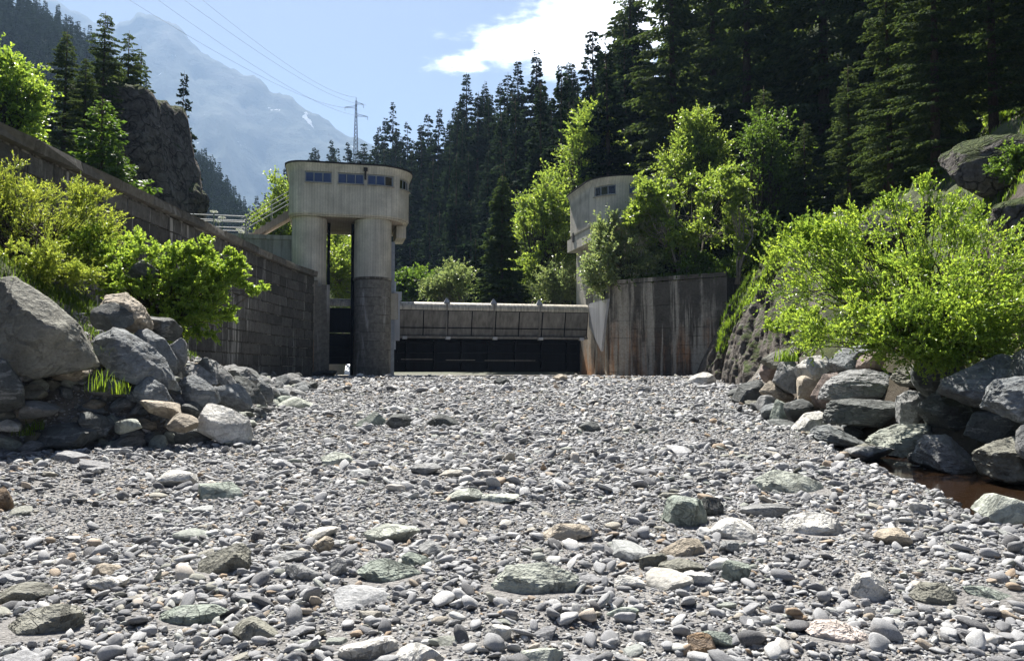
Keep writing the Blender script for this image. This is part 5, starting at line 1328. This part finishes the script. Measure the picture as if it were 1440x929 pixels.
near = [(884,-60,84,'left edge of the tall dark trees, drooping branches against the cloud',1.15),(945,-150,66,'tall spruce with straight dark trunk rising above the leafy trees right of the right tower',1.1),
        (1000,-190,72,'tall spruce behind the bright green pointed tree',1.0),(1042,-220,60,'tall spruce with visible trunk in the middle of the right forest',1.1),(1092,-160,68,'dense dark spruce right of the middle trunk',1.1),
        (1150,-260,56,'broad shaggy spruce with pale green twigs in the right forest',1.2),(1205,-200,52,'shaded spruce at the left of the black gap',1.1),(1262,-220,50,'spruce lost in the shade at upper right',1.2),
        (1330,-260,46,'spruce in deep shade over the sunlit ledge',1.2),(1400,-300,44,'spruce in deep shade near the upper right corner',1.2),(1470,-320,42,'spruce just outside the upper right corner',1.2),
        (900,40,95,'spruce on the skyline just left of the tall group',1.1),(920,150,70,'lower spruce left of the bright pointed tree, grey-green drooping twigs',1.3),(1075,120,50,'lower spruce with mid green twigs above the abutment wall',1.3),
        (1130,170,46,'low dark spruce above the rocky bank',1.3),(1190,90,44,'dark spruce over the rocky bank, branches to the ground',1.2),(1240,130,40,'low dark spruce behind the big right bush',1.3)]
for (px, pt, Y, d_, wd_) in near: spruce_top('near', px, pt, Y, d_, NS, wd_)
for (px, pt, Y) in [(1020,-40,90),(1110,-120,95),(1180,-160,80),(1240,-200,75),(1300,-240,64),(1360,-260,60),(1420,-300,58),(960,-60,92),(1500,-200,55),(1160,60,60),(1290,40,48),(1230,20,58),(1350,0,50),(1060,20,75),(990,60,78),(1560,-250,46),(1620,-250,60)]:
    spruce_top('near', px, pt, Y, 'dark spruce in the second row of the shaded forest on the right slope', 'second row spruces on the right slope', 1.25)
for (px, pt, Y, d_, wd_) in [(1305,-180,35,'big spruce added to shade the rocks by the grassy ledge at upper right',1.2),(1385,-230,34,'big spruce added for shade, second from the upper right corner',1.2),(1460,-280,33,'big spruce added for shade at the upper right corner, in front of the others',1.2),(1245,-60,38,'spruce added for shade left of the black gap, in front of the taller ones',1.1)]:  # front spruces added to throw shade on the rocks of this slope
    spruce_top('near', px, pt, Y, d_, NS, wd_)
# single spruce before the forest behind the gate
spruce_proto('single', 'needle_mid', seed=71, h=13.0, rb=2.6, nbr=330, per=210, tw=.27, low=.02, droop=.24, pw=.85, wdt=.22, hang=.2)
spruce_top('single', 705, 243, 57, 'single dark spruce standing alone behind the wide gate', 'spruces behind the gate', 1.0, zb=4.6, one=0)
spruce_top('mid', 668, 335, 70, 'small dark spruce at the left foot of the single spruce behind the gate', 'spruces behind the gate', 1.2, zb=5)
# left side
LS = 'dark spruces round the rock tower at left'
for (px, pt, Y, d_, wd_) in [(93,42,50,'left spruce of the dark group beside the rock tower',1.25),(145,14,54,'tallest pointed spruce of the dark group beside the rock tower',1.15),(182,42,60,'spruce with open top directly left of the rock tower top',1.15),(198,66,63,'shorter spruce leaning on the rock tower skyline',1.0),
                             (60,100,46,'dark spruce half behind the light green broadleaf tree at left',1.3),(120,80,47,'dark spruce in front of the tallest pointed one',1.3),(30,120,60,'dark spruce behind the light green broadleaf tree',1.3),(160,90,57,'dark spruce filling the gap left of the rock tower',1.3),
                             (-40,60,50,'dark spruce outside the left edge of the photo',1.3)]:
    spruce_top('near', px, pt, Y, d_, LS, wd_)
spruce_top('mid', 253, 98, 66, 'slim spruce growing behind the right shoulder of the rock tower', LS, .75, one=0)
spruce_top('mid', 268, 190, 70, 'small spruce low behind the right side of the rock tower', LS, .8)
spruce_top('light', 146, 138, 38, 'light green young spruce in front of the rock tower', LS, 1.2, one=0)
spruce_top('light', 165, 205, 37, 'smaller light green young spruce right beside the taller young one', LS, 1.2, one=1)
# ridge forest: individuals nearest first, the rest as one mass
g = np.random.default_rng(99); cand = []
for k in range(60000):
    y = 62 + (640-62)*g.random()**1.25; a = g.uniform(-.78, .42); x = a*y; px = 720+FPX*a
    if px > 900 and y < 88: continue
    t0 = float(np.interp(px, [t[0] for t in TR], [t[1] for t in TR])); t1 = float(np.interp(px, [t[0] for t in TR], [t[2] for t in TR]))
    right = (y > t0-6) and (y < t1*1.12) and px > 335
    left = y > 225 and px < 395 and y < 560
    if not (right or left): continue
    sp = 4.9 if y < 130 else (5.6 if y < 250 else 7.0)
    if right and y < t0+6 and g.random() < .5: continue
    cand.append((x, y, sp))
cell = {}; acc = []
for (x, y, sp) in cand:
    key = (int(x//sp), int(y//sp)); ok = True
    for dx_ in (-1, 0, 1):
        for dy_ in (-1, 0, 1):
            for (x2, y2) in cell.get((key[0]+dx_, key[1]+dy_, sp), []):
                if (x-x2)**2+(y-y2)**2 < (sp*.8)**2: ok = False
    if ok: cell.setdefault((*key, sp), []).append((x, y)); acc.append((x, y))
acc = np.array(acc); hh_ = g.uniform(15, 26, len(acc)); hh_ = np.where(g.random(len(acc)) < .12, hh_*.6, hh_)
zb_ = H(acc[:, 0], acc[:, 1]); pt_ = 520 - (zb_+hh_-EYE)*FPX/acc[:, 1]; px_ = 720 + FPX*acc[:, 0]/acc[:, 1]
# visibility: keep those whose top is not buried far under nearer tops
order = np.argsort(acc[:, 1]); sky_ = np.full(2200, 460.0); vis_ = []
for i in order:
    c0 = int(np.clip(px_[i]+300, 5, 2190)); w_ = max(2, int(1.6*FPX/acc[i, 1])); sl_ = slice(max(c0-w_, 0), c0+w_)
    if pt_[i] < sky_[sl_].max() + 18: vis_.append(i)
    sky_[sl_] = np.minimum(sky_[sl_], pt_[i] + hh_[i]*FPX/acc[i, 1]*.35)
print('ridge trees', len(acc), 'visible', len(vis_))
NI = 240
env_ = np.full(2200, 460.0); tips = []
for i in np.argsort(pt_):
    c0 = int(np.clip(px_[i]+300, 5, 2190))
    if pt_[i] < env_[c0-3:c0+4].min()-1: tips.append(i)
    rr_ = int(hh_[i]*FPX/acc[i, 1]*.30)
    for q_ in range(-rr_, rr_+1):
        if 0 <= c0+q_ < 2200: env_[c0+q_] = min(env_[c0+q_], pt_[i] + abs(q_)*3.2)
tips_r = sorted([i for i in tips if px_[i] > 512 and px_[i] < 880], key=lambda i: px_[i]); rank_ = {int(i): r for r, i in enumerate(tips_r)}
NUM = ['first','second','third','fourth','fifth','sixth','seventh','eighth','ninth','tenth','eleventh','twelfth','thirteenth','fourteenth','fifteenth','sixteenth','seventeenth','eighteenth','nineteenth','twentieth']
print('skyline tips', len(tips_r))
for n_, i in enumerate(vis_[:NI]):
    x, y = acc[i]; kd = 'mid' if y < 190 else 'far'
    so_r = None
    zone_ = 'dark spruce among the dense forest on the slope behind the gate' if px_[i] > 560 else ('dark spruce of the forest behind the left tower' if px_[i] > 335 else 'hazy spruce on the wooded slope at upper left')
    if int(i) in rank_ and rank_[int(i)] < 20: zone_ = f'{NUM[rank_[int(i)]]} spruce tip on the skyline to the right of the power pylon'
    spruce(kd, x, y, hh_[i], zone_, ('spruces of the slope behind the gate' if px_[i] > 560 else ('spruces of the ridge behind the left tower' if px_[i] > 335 else 'spruces of the upper left slope')), random.uniform(.8, 1.15), z=zb_[i]-.2)
fc = bpy.data.collections.new('far_spruce_shapes')
for (tr, cr, h0) in SPR['far']:
    V1 = np.array([v.co[:] for v in cr.vertices]); F1 = np.array([p.vertices[:] for p in cr.polygons])
    me = mesh_from('far_spruce', V1/h0, F1, False, [M['needle_far']]); fc.objects.link(bpy.data.objects.new('far_spruce', me))
ri = np.array(vis_[NI:])
P = np.stack([acc[ri, 0], acc[ri, 1], zb_[ri]-.2], 1); s = hh_[ri]; wv = g.uniform(.85, 1.2, len(ri))
scatter_stuff('distant_forest', P, np.stack([0*s, 0*s, g.uniform(0, 6.28, len(s))], 1), np.stack([s*wv, s*wv, s], 1), fc, 4, 5)
print('far forest', len(ri))

# ---- broad-leaved trees and shrubs
RBU = 'leafy alder bushes'
b = at(1310, 500, 14.8)
broad('alder_bush', 'big sunlit yellow-green alder bush on top of the right bank riprap', 'bush', (b.x, b.y, Hs(b.x, b.y)-.1),
      [E(1305,392,14.0,135,90,5), E(1180,410,14.2,95,68,2.2), E(1425,415,14.0,100,90,3), E(1135,340,14.3,62,26,.7), E(1335,318,14.0,50,34,.9), E(1240,330,14.4,55,38,1), E(1240,462,13.0,135,36,2.6), E(1380,455,12.6,95,45,2.4), E(1310,430,12.9,120,60,2.5), E(1300,488,13.2,130,22,2.0), E(1400,480,12.8,70,26,1.2), E(1325,500,12.9,70,16,1.0), E(1160,330,14.2,40,40,.6), E(1255,290,14.2,12,26,.22), E(1312,276,14.0,13,30,.28), E(1375,300,14.0,14,26,.2), E(1195,312,14.4,22,26,.25), E(1500,370,13.5,60,90,1)],
      300, 11, 26, .056, 'leaf_alder', 'bark_dark', RBU, 3, 7, .27, .55, .045, .60, .5, upright=.25)
b = at(1120, 470, 20)
broad('alder_bush', 'small low bush at the left end of the right riprap, under the big alder bush', 'bush', (b.x+.3, b.y, Hs(b.x, b.y)-.1), [E(1140,465,19,40,26,1), E(1105,455,20,24,16,.5)], 26, 8, 18, .075, 'leaf_alder', 'bark_dark', RBU, 4, 4, .30, .8, .02, .3)
b = at(40, 400, 16.2)
broad('willow_bush', 'feathery yellow-green willow bush at the left edge above the huge slab', 'bush', (b.x, b.y, Hs(b.x, b.y)-.2),
      [E(20,330,16.2,70,80,3), E(95,330,16.4,70,60,2.6), E(10,270,16.2,40,40,1), E(125,280,16.4,22,32,.4), E(90,380,15.8,80,30,1.4), E(-70,320,15.4,60,90,2), E(110,405,15.0,60,24,1.2), E(40,370,14.6,60,26,1.0)],
      210, 12, 30, .056, 'leaf_willow', 'bark_dark', RBU, 5, 7, .17, .55, .035, .50, .5, upright=.35)
b = at(215, 440, 16.6)
broad('alder_bush', 'bright green alder bush leaning out over the left boulders towards the masonry wall', 'bush', (b.x, b.y, Hs(b.x, b.y)-.2),
      [E(200,385,16.4,75,48,3), E(262,405,16.4,60,52,2.6), E(300,400,16.3,36,30,.8), E(325,366,16.3,24,13,.30), E(352,405,16.2,20,9,.22), E(335,385,16.3,22,12,.2), E(150,355,16.6,50,40,1.6), E(240,452,16.1,46,26,.9), E(318,432,16.2,22,18,.25), E(270,352,16.4,40,14,.5), E(285,455,16,20,24,.3)],
      250, 9, 22, .066, 'leaf_alder', 'bark_dark', RBU, 6, 6, .32, .8, .035, .36, .45)
TG = 'broad-leaved trees round the weir'
def bt(label, px, pb, Y, ells, K0, tw, per, size, mat, seed, stems=1, barkm='bark_grey', tr=.14, twl=1.0, cat='tree', name='broadleaf_tree', z=None, clumpy=False, **k):
    K = int(K0*(1.7 if not clumpy else 1)); size = size*(.85 if not clumpy else 1); b = at(px, pb, Y); broad(name, label, cat, (b.x, b.y, (Hs(b.x, b.y) if z is None else z)-.2), [E(*e) for e in ells], K, tw, per, size, mat, barkm, TG, seed, stems, trunk_r=tr, twl=twl, **k)
bt('tall light green tree behind the right tower reaching above its roof', 832, 400, 66, [(832,200,66,36,46,2),(815,265,66,42,48,2),(862,250,66,35,45,1.5),(820,330,66,48,50,1.6)], 130, 9, 18, .26, 'leaf_light', 11, barkm='bark_dark', tr=.22)
bt('light green tree left of the right tower, leaning out over the gate crest', 780, 410, 60, [(770,300,60,26,50,1.6),(790,345,60,32,55,2),(760,385,60,30,28,1),(745,300,62,20,26,.5)], 100, 9, 16, .24, 'leaf_light', 12, barkm='bark_dark', tr=.16)
bt('sunlit pale green bush right behind the wide gate beside the right tower', 785, 430, 56, [(785,402,56,40,24,1)], 40, 9, 16, .18, 'leaf_grey', 13, 4, tr=.05, cat='bush', name='shrub')
bt('sunlit pale green bush behind the left half of the wide gate', 640, 430, 60, [(636,398,60,26,20,1.5),(612,408,60,18,12,.6)], 50, 9, 16, .19, 'leaf_grey', 14, 4, tr=.05, cat='bush', name='shrub')
bt('green tree seen through the opening between the two columns of the left tower', 480, 430, 56, [(482,385,56,26,42,1),(470,350,58,30,30,.6)], 60, 9, 16, .2, 'leaf_light', 15, tr=.1)
bt('green tree between railing and left tower', 398, 330, 58, [(398,288,58,22,36,1),(385,315,57,20,18,.6),(415,330,57,25,30,.7)], 60, 9, 16, .2, 'leaf_light', 16, tr=.1)
bt('round light green broadleaf tree at the left edge above the masonry wall', 15, 230, 36, [(20,130,36,40,48,2),(5,180,36,60,40,1.6),(-40,120,36,50,60,1.5)], 110, 9, 18, .17, 'leaf_alder', 17, barkm='bark_dark', tr=.13, twl=.7)
bt('grey-green shrub with silvery leaves covering the lower right tower', 885, 400, 46.5, [(868,345,46,40,34,1.4),(890,320,46.5,34,26,1),(852,380,45.5,26,24,.9),(905,370,46,34,26,1)], 60, 20, 13, .16, 'leaf_grey', 18, 5, clumpy=True, z=6.0, barkm='bark_dark', tr=.06, twl=.8, cat='bush', name='shrub')
bt('leafy tree with pale forked stems above the stained abutment wall', 965, 392, 45, [(925,280,45.5,38,34,1.8),(900,300,45.5,20,26,.6),(960,330,45,40,26,.8),(1005,262,45,36,30,1.2),(1025,320,45,30,26,.7)], 76, 22, 13, .17, 'leaf_light', 19, 7, z=6.6, tr=.075, twl=.62, clumpy=True)
bt('leafy tree with thin pale stems at the right end of the abutment wall', 1040, 388, 42, [(1035,270,42,26,30,1),(1048,340,42,18,24,.6),(1015,300,42.5,25,20,.5)], 22, 22, 12, .16, 'leaf_light', 20, 4, z=6.6, tr=.06, twl=.6, clumpy=True)
bt('bright green tree with pointed top standing above the leafy trees right of the right tower', 975, 380, 52, [(978,192,52,22,36,1.4),(968,240,52,40,34,1.6),(990,230,52,30,40,1)], 90, 9, 17, .19, 'leaf_light', 21, barkm='bark_dark', tr=.13)
bt('mid green tree in half shade right of the bright pointed one', 1085, 360, 48, [(1082,215,48,30,50,1.2),(1095,280,48,36,50,1.4),(1070,330,46,30,26,.6)], 90, 9, 16, .18, 'leaf_mid', 22, barkm='bark_dark', tr=.13)
bt('yellow-green small bush low on the slope between single spruce and right tower', 745, 410, 64, [(745,330,66,22,40,1),(735,390,64,24,24,.7)], 50, 8, 15, .22, 'leaf_light', 23, 3, tr=.06, cat='bush', name='shrub')
bt('dark green undergrowth bush on the slope left of the single spruce', 590, 420, 78, [(585,402,78,30,18,1)], 60, 8, 14, .3, 'leaf_mid', 24, 4, tr=.06, cat='bush', name='shrub')
bt('mid green shrub at the left foot of the dark forest above the bank', 1010, 380, 44, [(1000,372,44,50,14,1)], 40, 7, 14, .14, 'leaf_mid', 25, 4, z=6.6, barkm='bark_dark', tr=.03, cat='bush', name='shrub', twl=.5)
for k, (px, py, Y, r, mt_, lb) in enumerate([(1290,160,26,26,'leaf_mid','small shrub in half shade left of the sunlit ledge at upper right'),(1420,75,26,34,'leaf_light','shrub above the bright rock slab at the upper right edge'),(1395,150,24,26,'leaf_light','low shrub on the sunlit grassy ledge at upper right'),
        (1340,165,25,20,'leaf_light','small round shrub on the grassy ledge left of the slab'),(1210,230,28,28,'leaf_mid','shrub in the shade on the right slope behind the big bush'),(1330,45,32,30,'leaf_mid','shrub catching a little light high in the dark gap at upper right'),
        (1430,230,20,24,'leaf_mid','shrub hanging over the dark rock at the right edge'),(1150,330,30,26,'leaf_mid','shrub on the rocky bank left of the big alder bush'),(1060,300,38,22,'leaf_mid','shrub at the top of the rocky bank'),(1085,395,34,18,'leaf_light','small bush growing from the rocky bank beside the abutment wall')]):
    Y = (hit(px, py+r*.7) or Y); b = at(px, py+r, Y)
    zg = Hs(b.x, b.y); bb = Vector((b.x, b.y, zg)); c_ = at(px, py, Y); c_.z = max(zg + r*Y/FPX*.7, min(c_.z, zg + r*Y/FPX*1.6))
    broad('shrub', lb, 'bush', (b.x, b.y, zg-.1), [(c_, (r*Y/FPX*1.2, r*Y/FPX, r*Y/FPX), 1)], 24, 8, 15, .10 if Y < 30 else .13, mt_, 'bark_dark', 'shrubs on the right slope', 60+k, 4, trunk_r=.025, twl=.45)

# ---- rock outcrops
def outcrop(name, label, px, py, w, h, Y, seed, mat='outcrop', dep=.8, tilt=0, planes=12, group=None, rough=.14, elong=(1,1,1), cat='rock'):
    Yh = hit(px, py+h*.25); Y = Yh+.3 if (Yh and abs(Yh-Y) < 22) else Y
    return boulder(name, px, py, w, h, Y, mat, seed, label, group, cat=cat, dep=dep, tilt=tilt, el=elong, rough=rough, planes=planes, sub=5, sharp=14)
D_, F_ = ICO[5]
N = np.array([[0,-.05,1],[1,-.1,.26],[-1,-.1,.06],[0,-1,.08],[0,1,.1],[.7,-.7,.15],[-.6,-.8,.1],[.5,.2,.95],[0,0,-1]], float); N /= np.linalg.norm(N, axis=1)[:, None]; d_ = np.array([1.0,.95,.9,.9,.9,1.06,1.02,1.32,.9])
q = np.maximum(D_ @ N.T, .02)/d_; r = 1/np.power((q**26).sum(1), 1/26); P = D_*r[:, None]; P *= (1+.10*n3(P*np.array([1,1,.7]), 2.6, 77, 6) - .07*np.abs(n3(P*np.array([1,1,.45]), 5.0, 79, 4)))[:, None]
c_ = at(178, 262, 58)
link('rock_tower', mesh_from('rock_tower', P*np.array([4.1, 4.0, 6.7]), F_, True, [M['cliff']]), None, 'tall flat topped dark rock tower at left with steep right flank', 'rock', loc=(c_.x, c_.y, c_.z))
outcrop('rock_outcrop', 'dark outcrop at the right foot of the rock tower', 262, 290, 60, 70, 60, 502, 'cliff', tilt=-20)
OG = 'rock outcrops of the right slope'
outcrop('rock_outcrop', 'bright smooth rock slab at the upper right edge of the photo', 1440, 128, 90, 62, 26.5, 510, 'outcrop', tilt=-34, group=OG, rough=.05, elong=(1.6,1,1))
outcrop('rock_outcrop', 'shaded rugged rock face below the grassy ledge at the right edge', 1410, 235, 150, 95, 21.5, 511, 'outcrop', tilt=-10, group=OG)
outcrop('rock_outcrop', 'bluish shaded rock behind the top of the big alder bush', 1265, 320, 120, 70, 24, 512, 'outcrop', tilt=-14, group=OG)
outcrop('rock_outcrop', 'grey rock at the right edge behind the bush', 1450, 310, 110, 80, 19, 513, 'outcrop', tilt=-10, group=OG)
outcrop('rock_outcrop', 'small pointed rock at the foot of the eroded bank next to the abutment wall', 1022, 515, 52, 42, 38, 515, 'outcrop', tilt=-30, group=OG)
outcrop('rock_outcrop', 'grey rock showing through the leafy slope left of the right tower', 748, 356, 32, 44, 67, 517, 'outcrop', tilt=-30, group=OG)
# ---- grass
def grass_patch(name, pts, hgt, mat, seed, n_per=1, wd=.02, label=None, cat=None, group=None, kind='stuff', spread=.0):
    g = np.random.default_rng(seed); P = np.repeat(np.asarray(pts, float), n_per, 0); n = len(P); P = P + np.concatenate([g.normal(0, spread, (n, 2)), np.zeros((n, 1))], 1)
    h = hgt*g.uniform(.5, 1.3, n); a = g.uniform(0, 6.28, n); ln = g.uniform(.1, .6, n)
    d = np.stack([np.cos(a), np.sin(a), 0*a], 1); sd_ = np.stack([-np.sin(a), np.cos(a), 0*a], 1)*wd*(.6+.8*g.random((n, 1)))
    up = np.array([0, 0, 1.0])
    m1 = P + up*(h*.55)[:, None] + d*(h*ln*.25)[:, None]; tp = P + up*(h*(1-.3*ln))[:, None] + d*(h*ln)[:, None]
    V = np.stack([P-sd_, P+sd_, m1+sd_*.8, m1-sd_*.8, tp], 1).reshape(-1, 3); k = np.arange(n)*5
    F = [np.stack([k, k+1, k+2, k+3], 1), np.stack([k+3, k+2, k+4], 1)]
    return link(name, mesh_from(name, V, F, False, [M[mat]]), None, label, cat, group, kind)
g = np.random.default_rng(5)
def zpts(x, y): return np.stack([x, y, H(x, y)-.02], 1)
n = 16000; x = g.uniform(-19, -11.7, n); y = g.uniform(20, 50, n); k_ = fbm(x, y, .5, 3, 5) > -.4
grass_patch('wall_top_grass', zpts(x[k_], y[k_]), .42, 'grass', 6, 1, .025, None, None)
n = 26000; y = g.uniform(9, 46, n); x = lerp_t(y, XR) + np.abs(g.normal(0, 6, n)) + 1.2; k_ = (fbm(x, y, .4, 3, 5) > .0) & ((y > 26) | (x > lerp_t(y, XR)+3.0))
grass_patch('right_slope_grass', zpts(x[k_], y[k_]), .26, 'grass', 7, 1, .022)
n = 16000; y = g.uniform(44, 54, n); x = g.uniform(6, 20, n); x2 = g.uniform(7, 13, n); y2 = g.uniform(41.5, 47, n)
grass_patch('abutment_top_grass', np.concatenate([zpts(x, y)]), .3, 'grass_dark', 8, 1, .03)
n = 7000; x = g.uniform(-11, -6.0, n); y = g.uniform(13.5, 20, n); k_ = x < lerp_t(y, XL)-1.8
grass_patch('left_bank_undergrowth', zpts(x[k_], y[k_]), .2, 'grass_dark', 9, 1, .008)
LE = [(975,534,40.8),(990,500,40.6),(1008,465,40.4),(1032,425,40.4),(1058,385,41),(1070,362,42),(1078,345,43.5)]
RE = [(1118,550,25.8),(1128,505,26),(1138,460,26.8),(1150,410,28.5),(1158,372,31),(1166,345,34),(1172,325,38)]
LEp = np.array([[*at(*q)] for q in LE]); REp = np.array([[*at(*q)] for q in RE]); nu, nv = 150, 170
uu, vv = np.meshgrid(np.linspace(0, 1, nu), np.linspace(0, 6, nv)); vi = np.minimum(vv.astype(int), 5); vf = (vv-vi)[..., None]
Lp = LEp[vi]*(1-vf)+LEp[vi+1]*vf; Rp = REp[vi]*(1-vf)+REp[vi+1]*vf; BP_ = Lp*(1-uu[..., None])+Rp*uu[..., None]
bx_, bz_ = uu*11, vv*1.6
rdg = 1-np.abs(fbm(bx_*1.0+.35*bz_, bz_*.16, .50, 5, 301)); dsp = (rdg-.6)*1.7 + .22*fbm(bx_, bz_*.6, 2.0, 5, 305) + .9*np.sin(uu*math.pi)*.5
nrm_ = np.array([-.62, -.72, .32]); nrm_ /= np.linalg.norm(nrm_)
BP_ = BP_ + nrm_*(dsp*np.minimum(uu*8, 1)*.8*np.clip((6-vv)*.8, 0, 1))[..., None]; BP_[0, :, 2] -= .6
k_ = np.arange((nv-1)*(nu-1)); a_ = (k_//(nu-1))*nu + k_ % (nu-1)
link('eroded_bank', mesh_from('eroded_bank', BP_.reshape(-1, 3), np.stack([a_, a_+1, a_+nu+1, a_+nu], 1), True, [M['bank']]), None, kind='structure')
def bank_pt(u, v): return BP_[np.clip((v/6*(nv-1)).astype(int), 0, nv-1), np.clip((u*(nu-1)).astype(int), 0, nu-1)]
g = np.random.default_rng(31); v = g.uniform(1.0, 4.6, 3800); u = .24+.06*(v-1)+g.normal(0, .045, 3800)+.05*np.sin(v*2.5); grass_patch('bank_grass_strip', bank_pt(u, v)+np.array([0, -.03, -.03]), .26, 'grass', 11, 1, .016)
v = g.uniform(2.2, 6, 5000); u = .06+g.normal(0, .05, 5000); grass_patch('bank_edge_grass', bank_pt(np.clip(u, 0, 1), v), .3, 'grass_dark', 13, 1, .025)
v = g.uniform(4.6, 6, 7000); u = g.uniform(0, 1, 7000); grass_patch('bank_top_grass', bank_pt(u, v), .22, 'grass_dark', 14, 1, .025)
P_ = np.array([[*(a0.lerp(a1, t)).xy, 6.72] for t in np.linspace(0, 1, 2600)]); P_[:, :2] += np.random.default_rng(4).normal(0, .12, (2600, 2)) + np.array([.25, .35])
P_[:, 2] += np.random.default_rng(8).uniform(-.28, .05, len(P_)); grass_patch('wall_edge_grass', np.concatenate([P_, P_+np.array([0, -.25, -.05])]), .26, 'grass_dark', 12, 1, .035)
# grassy strip running down the rocky bank and ledge of the upper right
def strip_pts(pp, n, sp, seed):
    g = np.random.default_rng(seed); pp = np.array([[*at(q[0], q[1], hit(q[0], q[1]) or q[2])] for q in pp]); t = g.uniform(0, len(pp)-1, n); i = np.minimum(t.astype(int), len(pp)-2); f = (t-i)[:, None]
    P = pp[i]*(1-f)+pp[i+1]*f; x = P[:, 0]+g.normal(0, sp, n); y = P[:, 1]+g.normal(0, sp, n); return zpts(x, y)
grass_patch('ledge_grass', strip_pts([(1215,262,26),(1290,222,26),(1345,192,26),(1400,165,26),(1445,145,26)], 12000, .42, 3), .30, 'grass', 15, 1, .02)
TU = 'grass tufts on the left bank'
for k, (px, py, Y, hgt, lb) in enumerate([(140,545,12.3,.34,'long bladed grass tuft in the middle of the left boulders'),(168,548,12.3,.28,'grass tuft just left of the wedge shaped blue-grey boulder'),(135,505,12.7,.3,'thin grass tuft between the huge slab and the large angular slab'),
        (48,598,11.6,.16,'small grass tuft at the front of the talus at left'),(36,606,11.4,.13,'tiny grass tuft near the left edge of the talus'),(8,430,12.0,.6,'tall grass clump hanging over the left edge of the huge slab')]):
    p = at(px, py+6, Y); g = np.random.default_rng(90+k); n = 46
    P = np.stack([p.x+g.normal(0, .07, n), p.y+g.normal(0, .07, n), np.full(n, p.z)], 1)
    grass_patch('grass_tuft', P, hgt, 'grass', 100+k, 1, .005, lb, 'grass', TU, None)
p = at(345, 135+365, 19.4)
for k, (px, py, Y) in enumerate([(1107,508,19.1)]):
    p = at(px, py, Y); g = np.random.default_rng(190+k); n = 90
    grass_patch('grass_tuft', np.stack([p.x+g.normal(0, .12, n), p.y+g.normal(0, .12, n), np.full(n, p.z)], 1), .3, 'grass', 200, 1, .012, 'grass tuft hanging on the rounded grey boulder at the left of the riprap', 'grass', None, None)
# umbel flowers on the wall top
for k, (px, py, Y) in enumerate([(301,298,34),(306,311,35),(336,323,41),(340,327,41),(312,306,36)]):
    p = at(px, py, Y); zg = Hs(p.x-.6, Y); zg = min(zg, p.z-.3); mb = MB().tube([(0,0,zg-p.z), (0.03,0,0)], .008, 4)
    o = bpy.data.objects.new('umbel_flower', None); C.objects.link(o); o.location = p; o['label'] = 'white umbel flower in the grass above the masonry wall'; o['category'] = 'flower'; o['group'] = 'white umbels above the wall'
    mb.build('stalk', M['grass'], o); g = np.random.default_rng(k); n = 60; rr = .16*np.sqrt(g.random(n)); a = g.uniform(0, 6.28, n)
    Pp = np.stack([rr*np.cos(a), rr*np.sin(a), .03-rr*.2], 1); V, F = leaves(Pp, norm(g.normal(size=(n, 3))), np.full(n, .06), np.full(n, .03), g); link('blossom', mesh_from('blossom', V, F, False, [M['flower']]), o)

# ================================================================== air
hz_ = MB().box(-9000, 6500, -60, 8200, -3, 2150); m = bpy.data.materials.new('haze'); m.use_nodes = True; t = m.node_tree; t.nodes.clear()
o_ = t.nodes.new('ShaderNodeOutputMaterial'); v_ = t.nodes.new('ShaderNodeVolumePrincipled'); v_.inputs['Density'].default_value = HAZE; v_.inputs['Color'].default_value = (.41, .60, .90, 1); v_.inputs['Anisotropy'].default_value = .12
t.links.new(v_.outputs[0], o_.inputs['Volume'])
hzo = hz_.build('haze', m, None); hzo['kind'] = 'stuff'
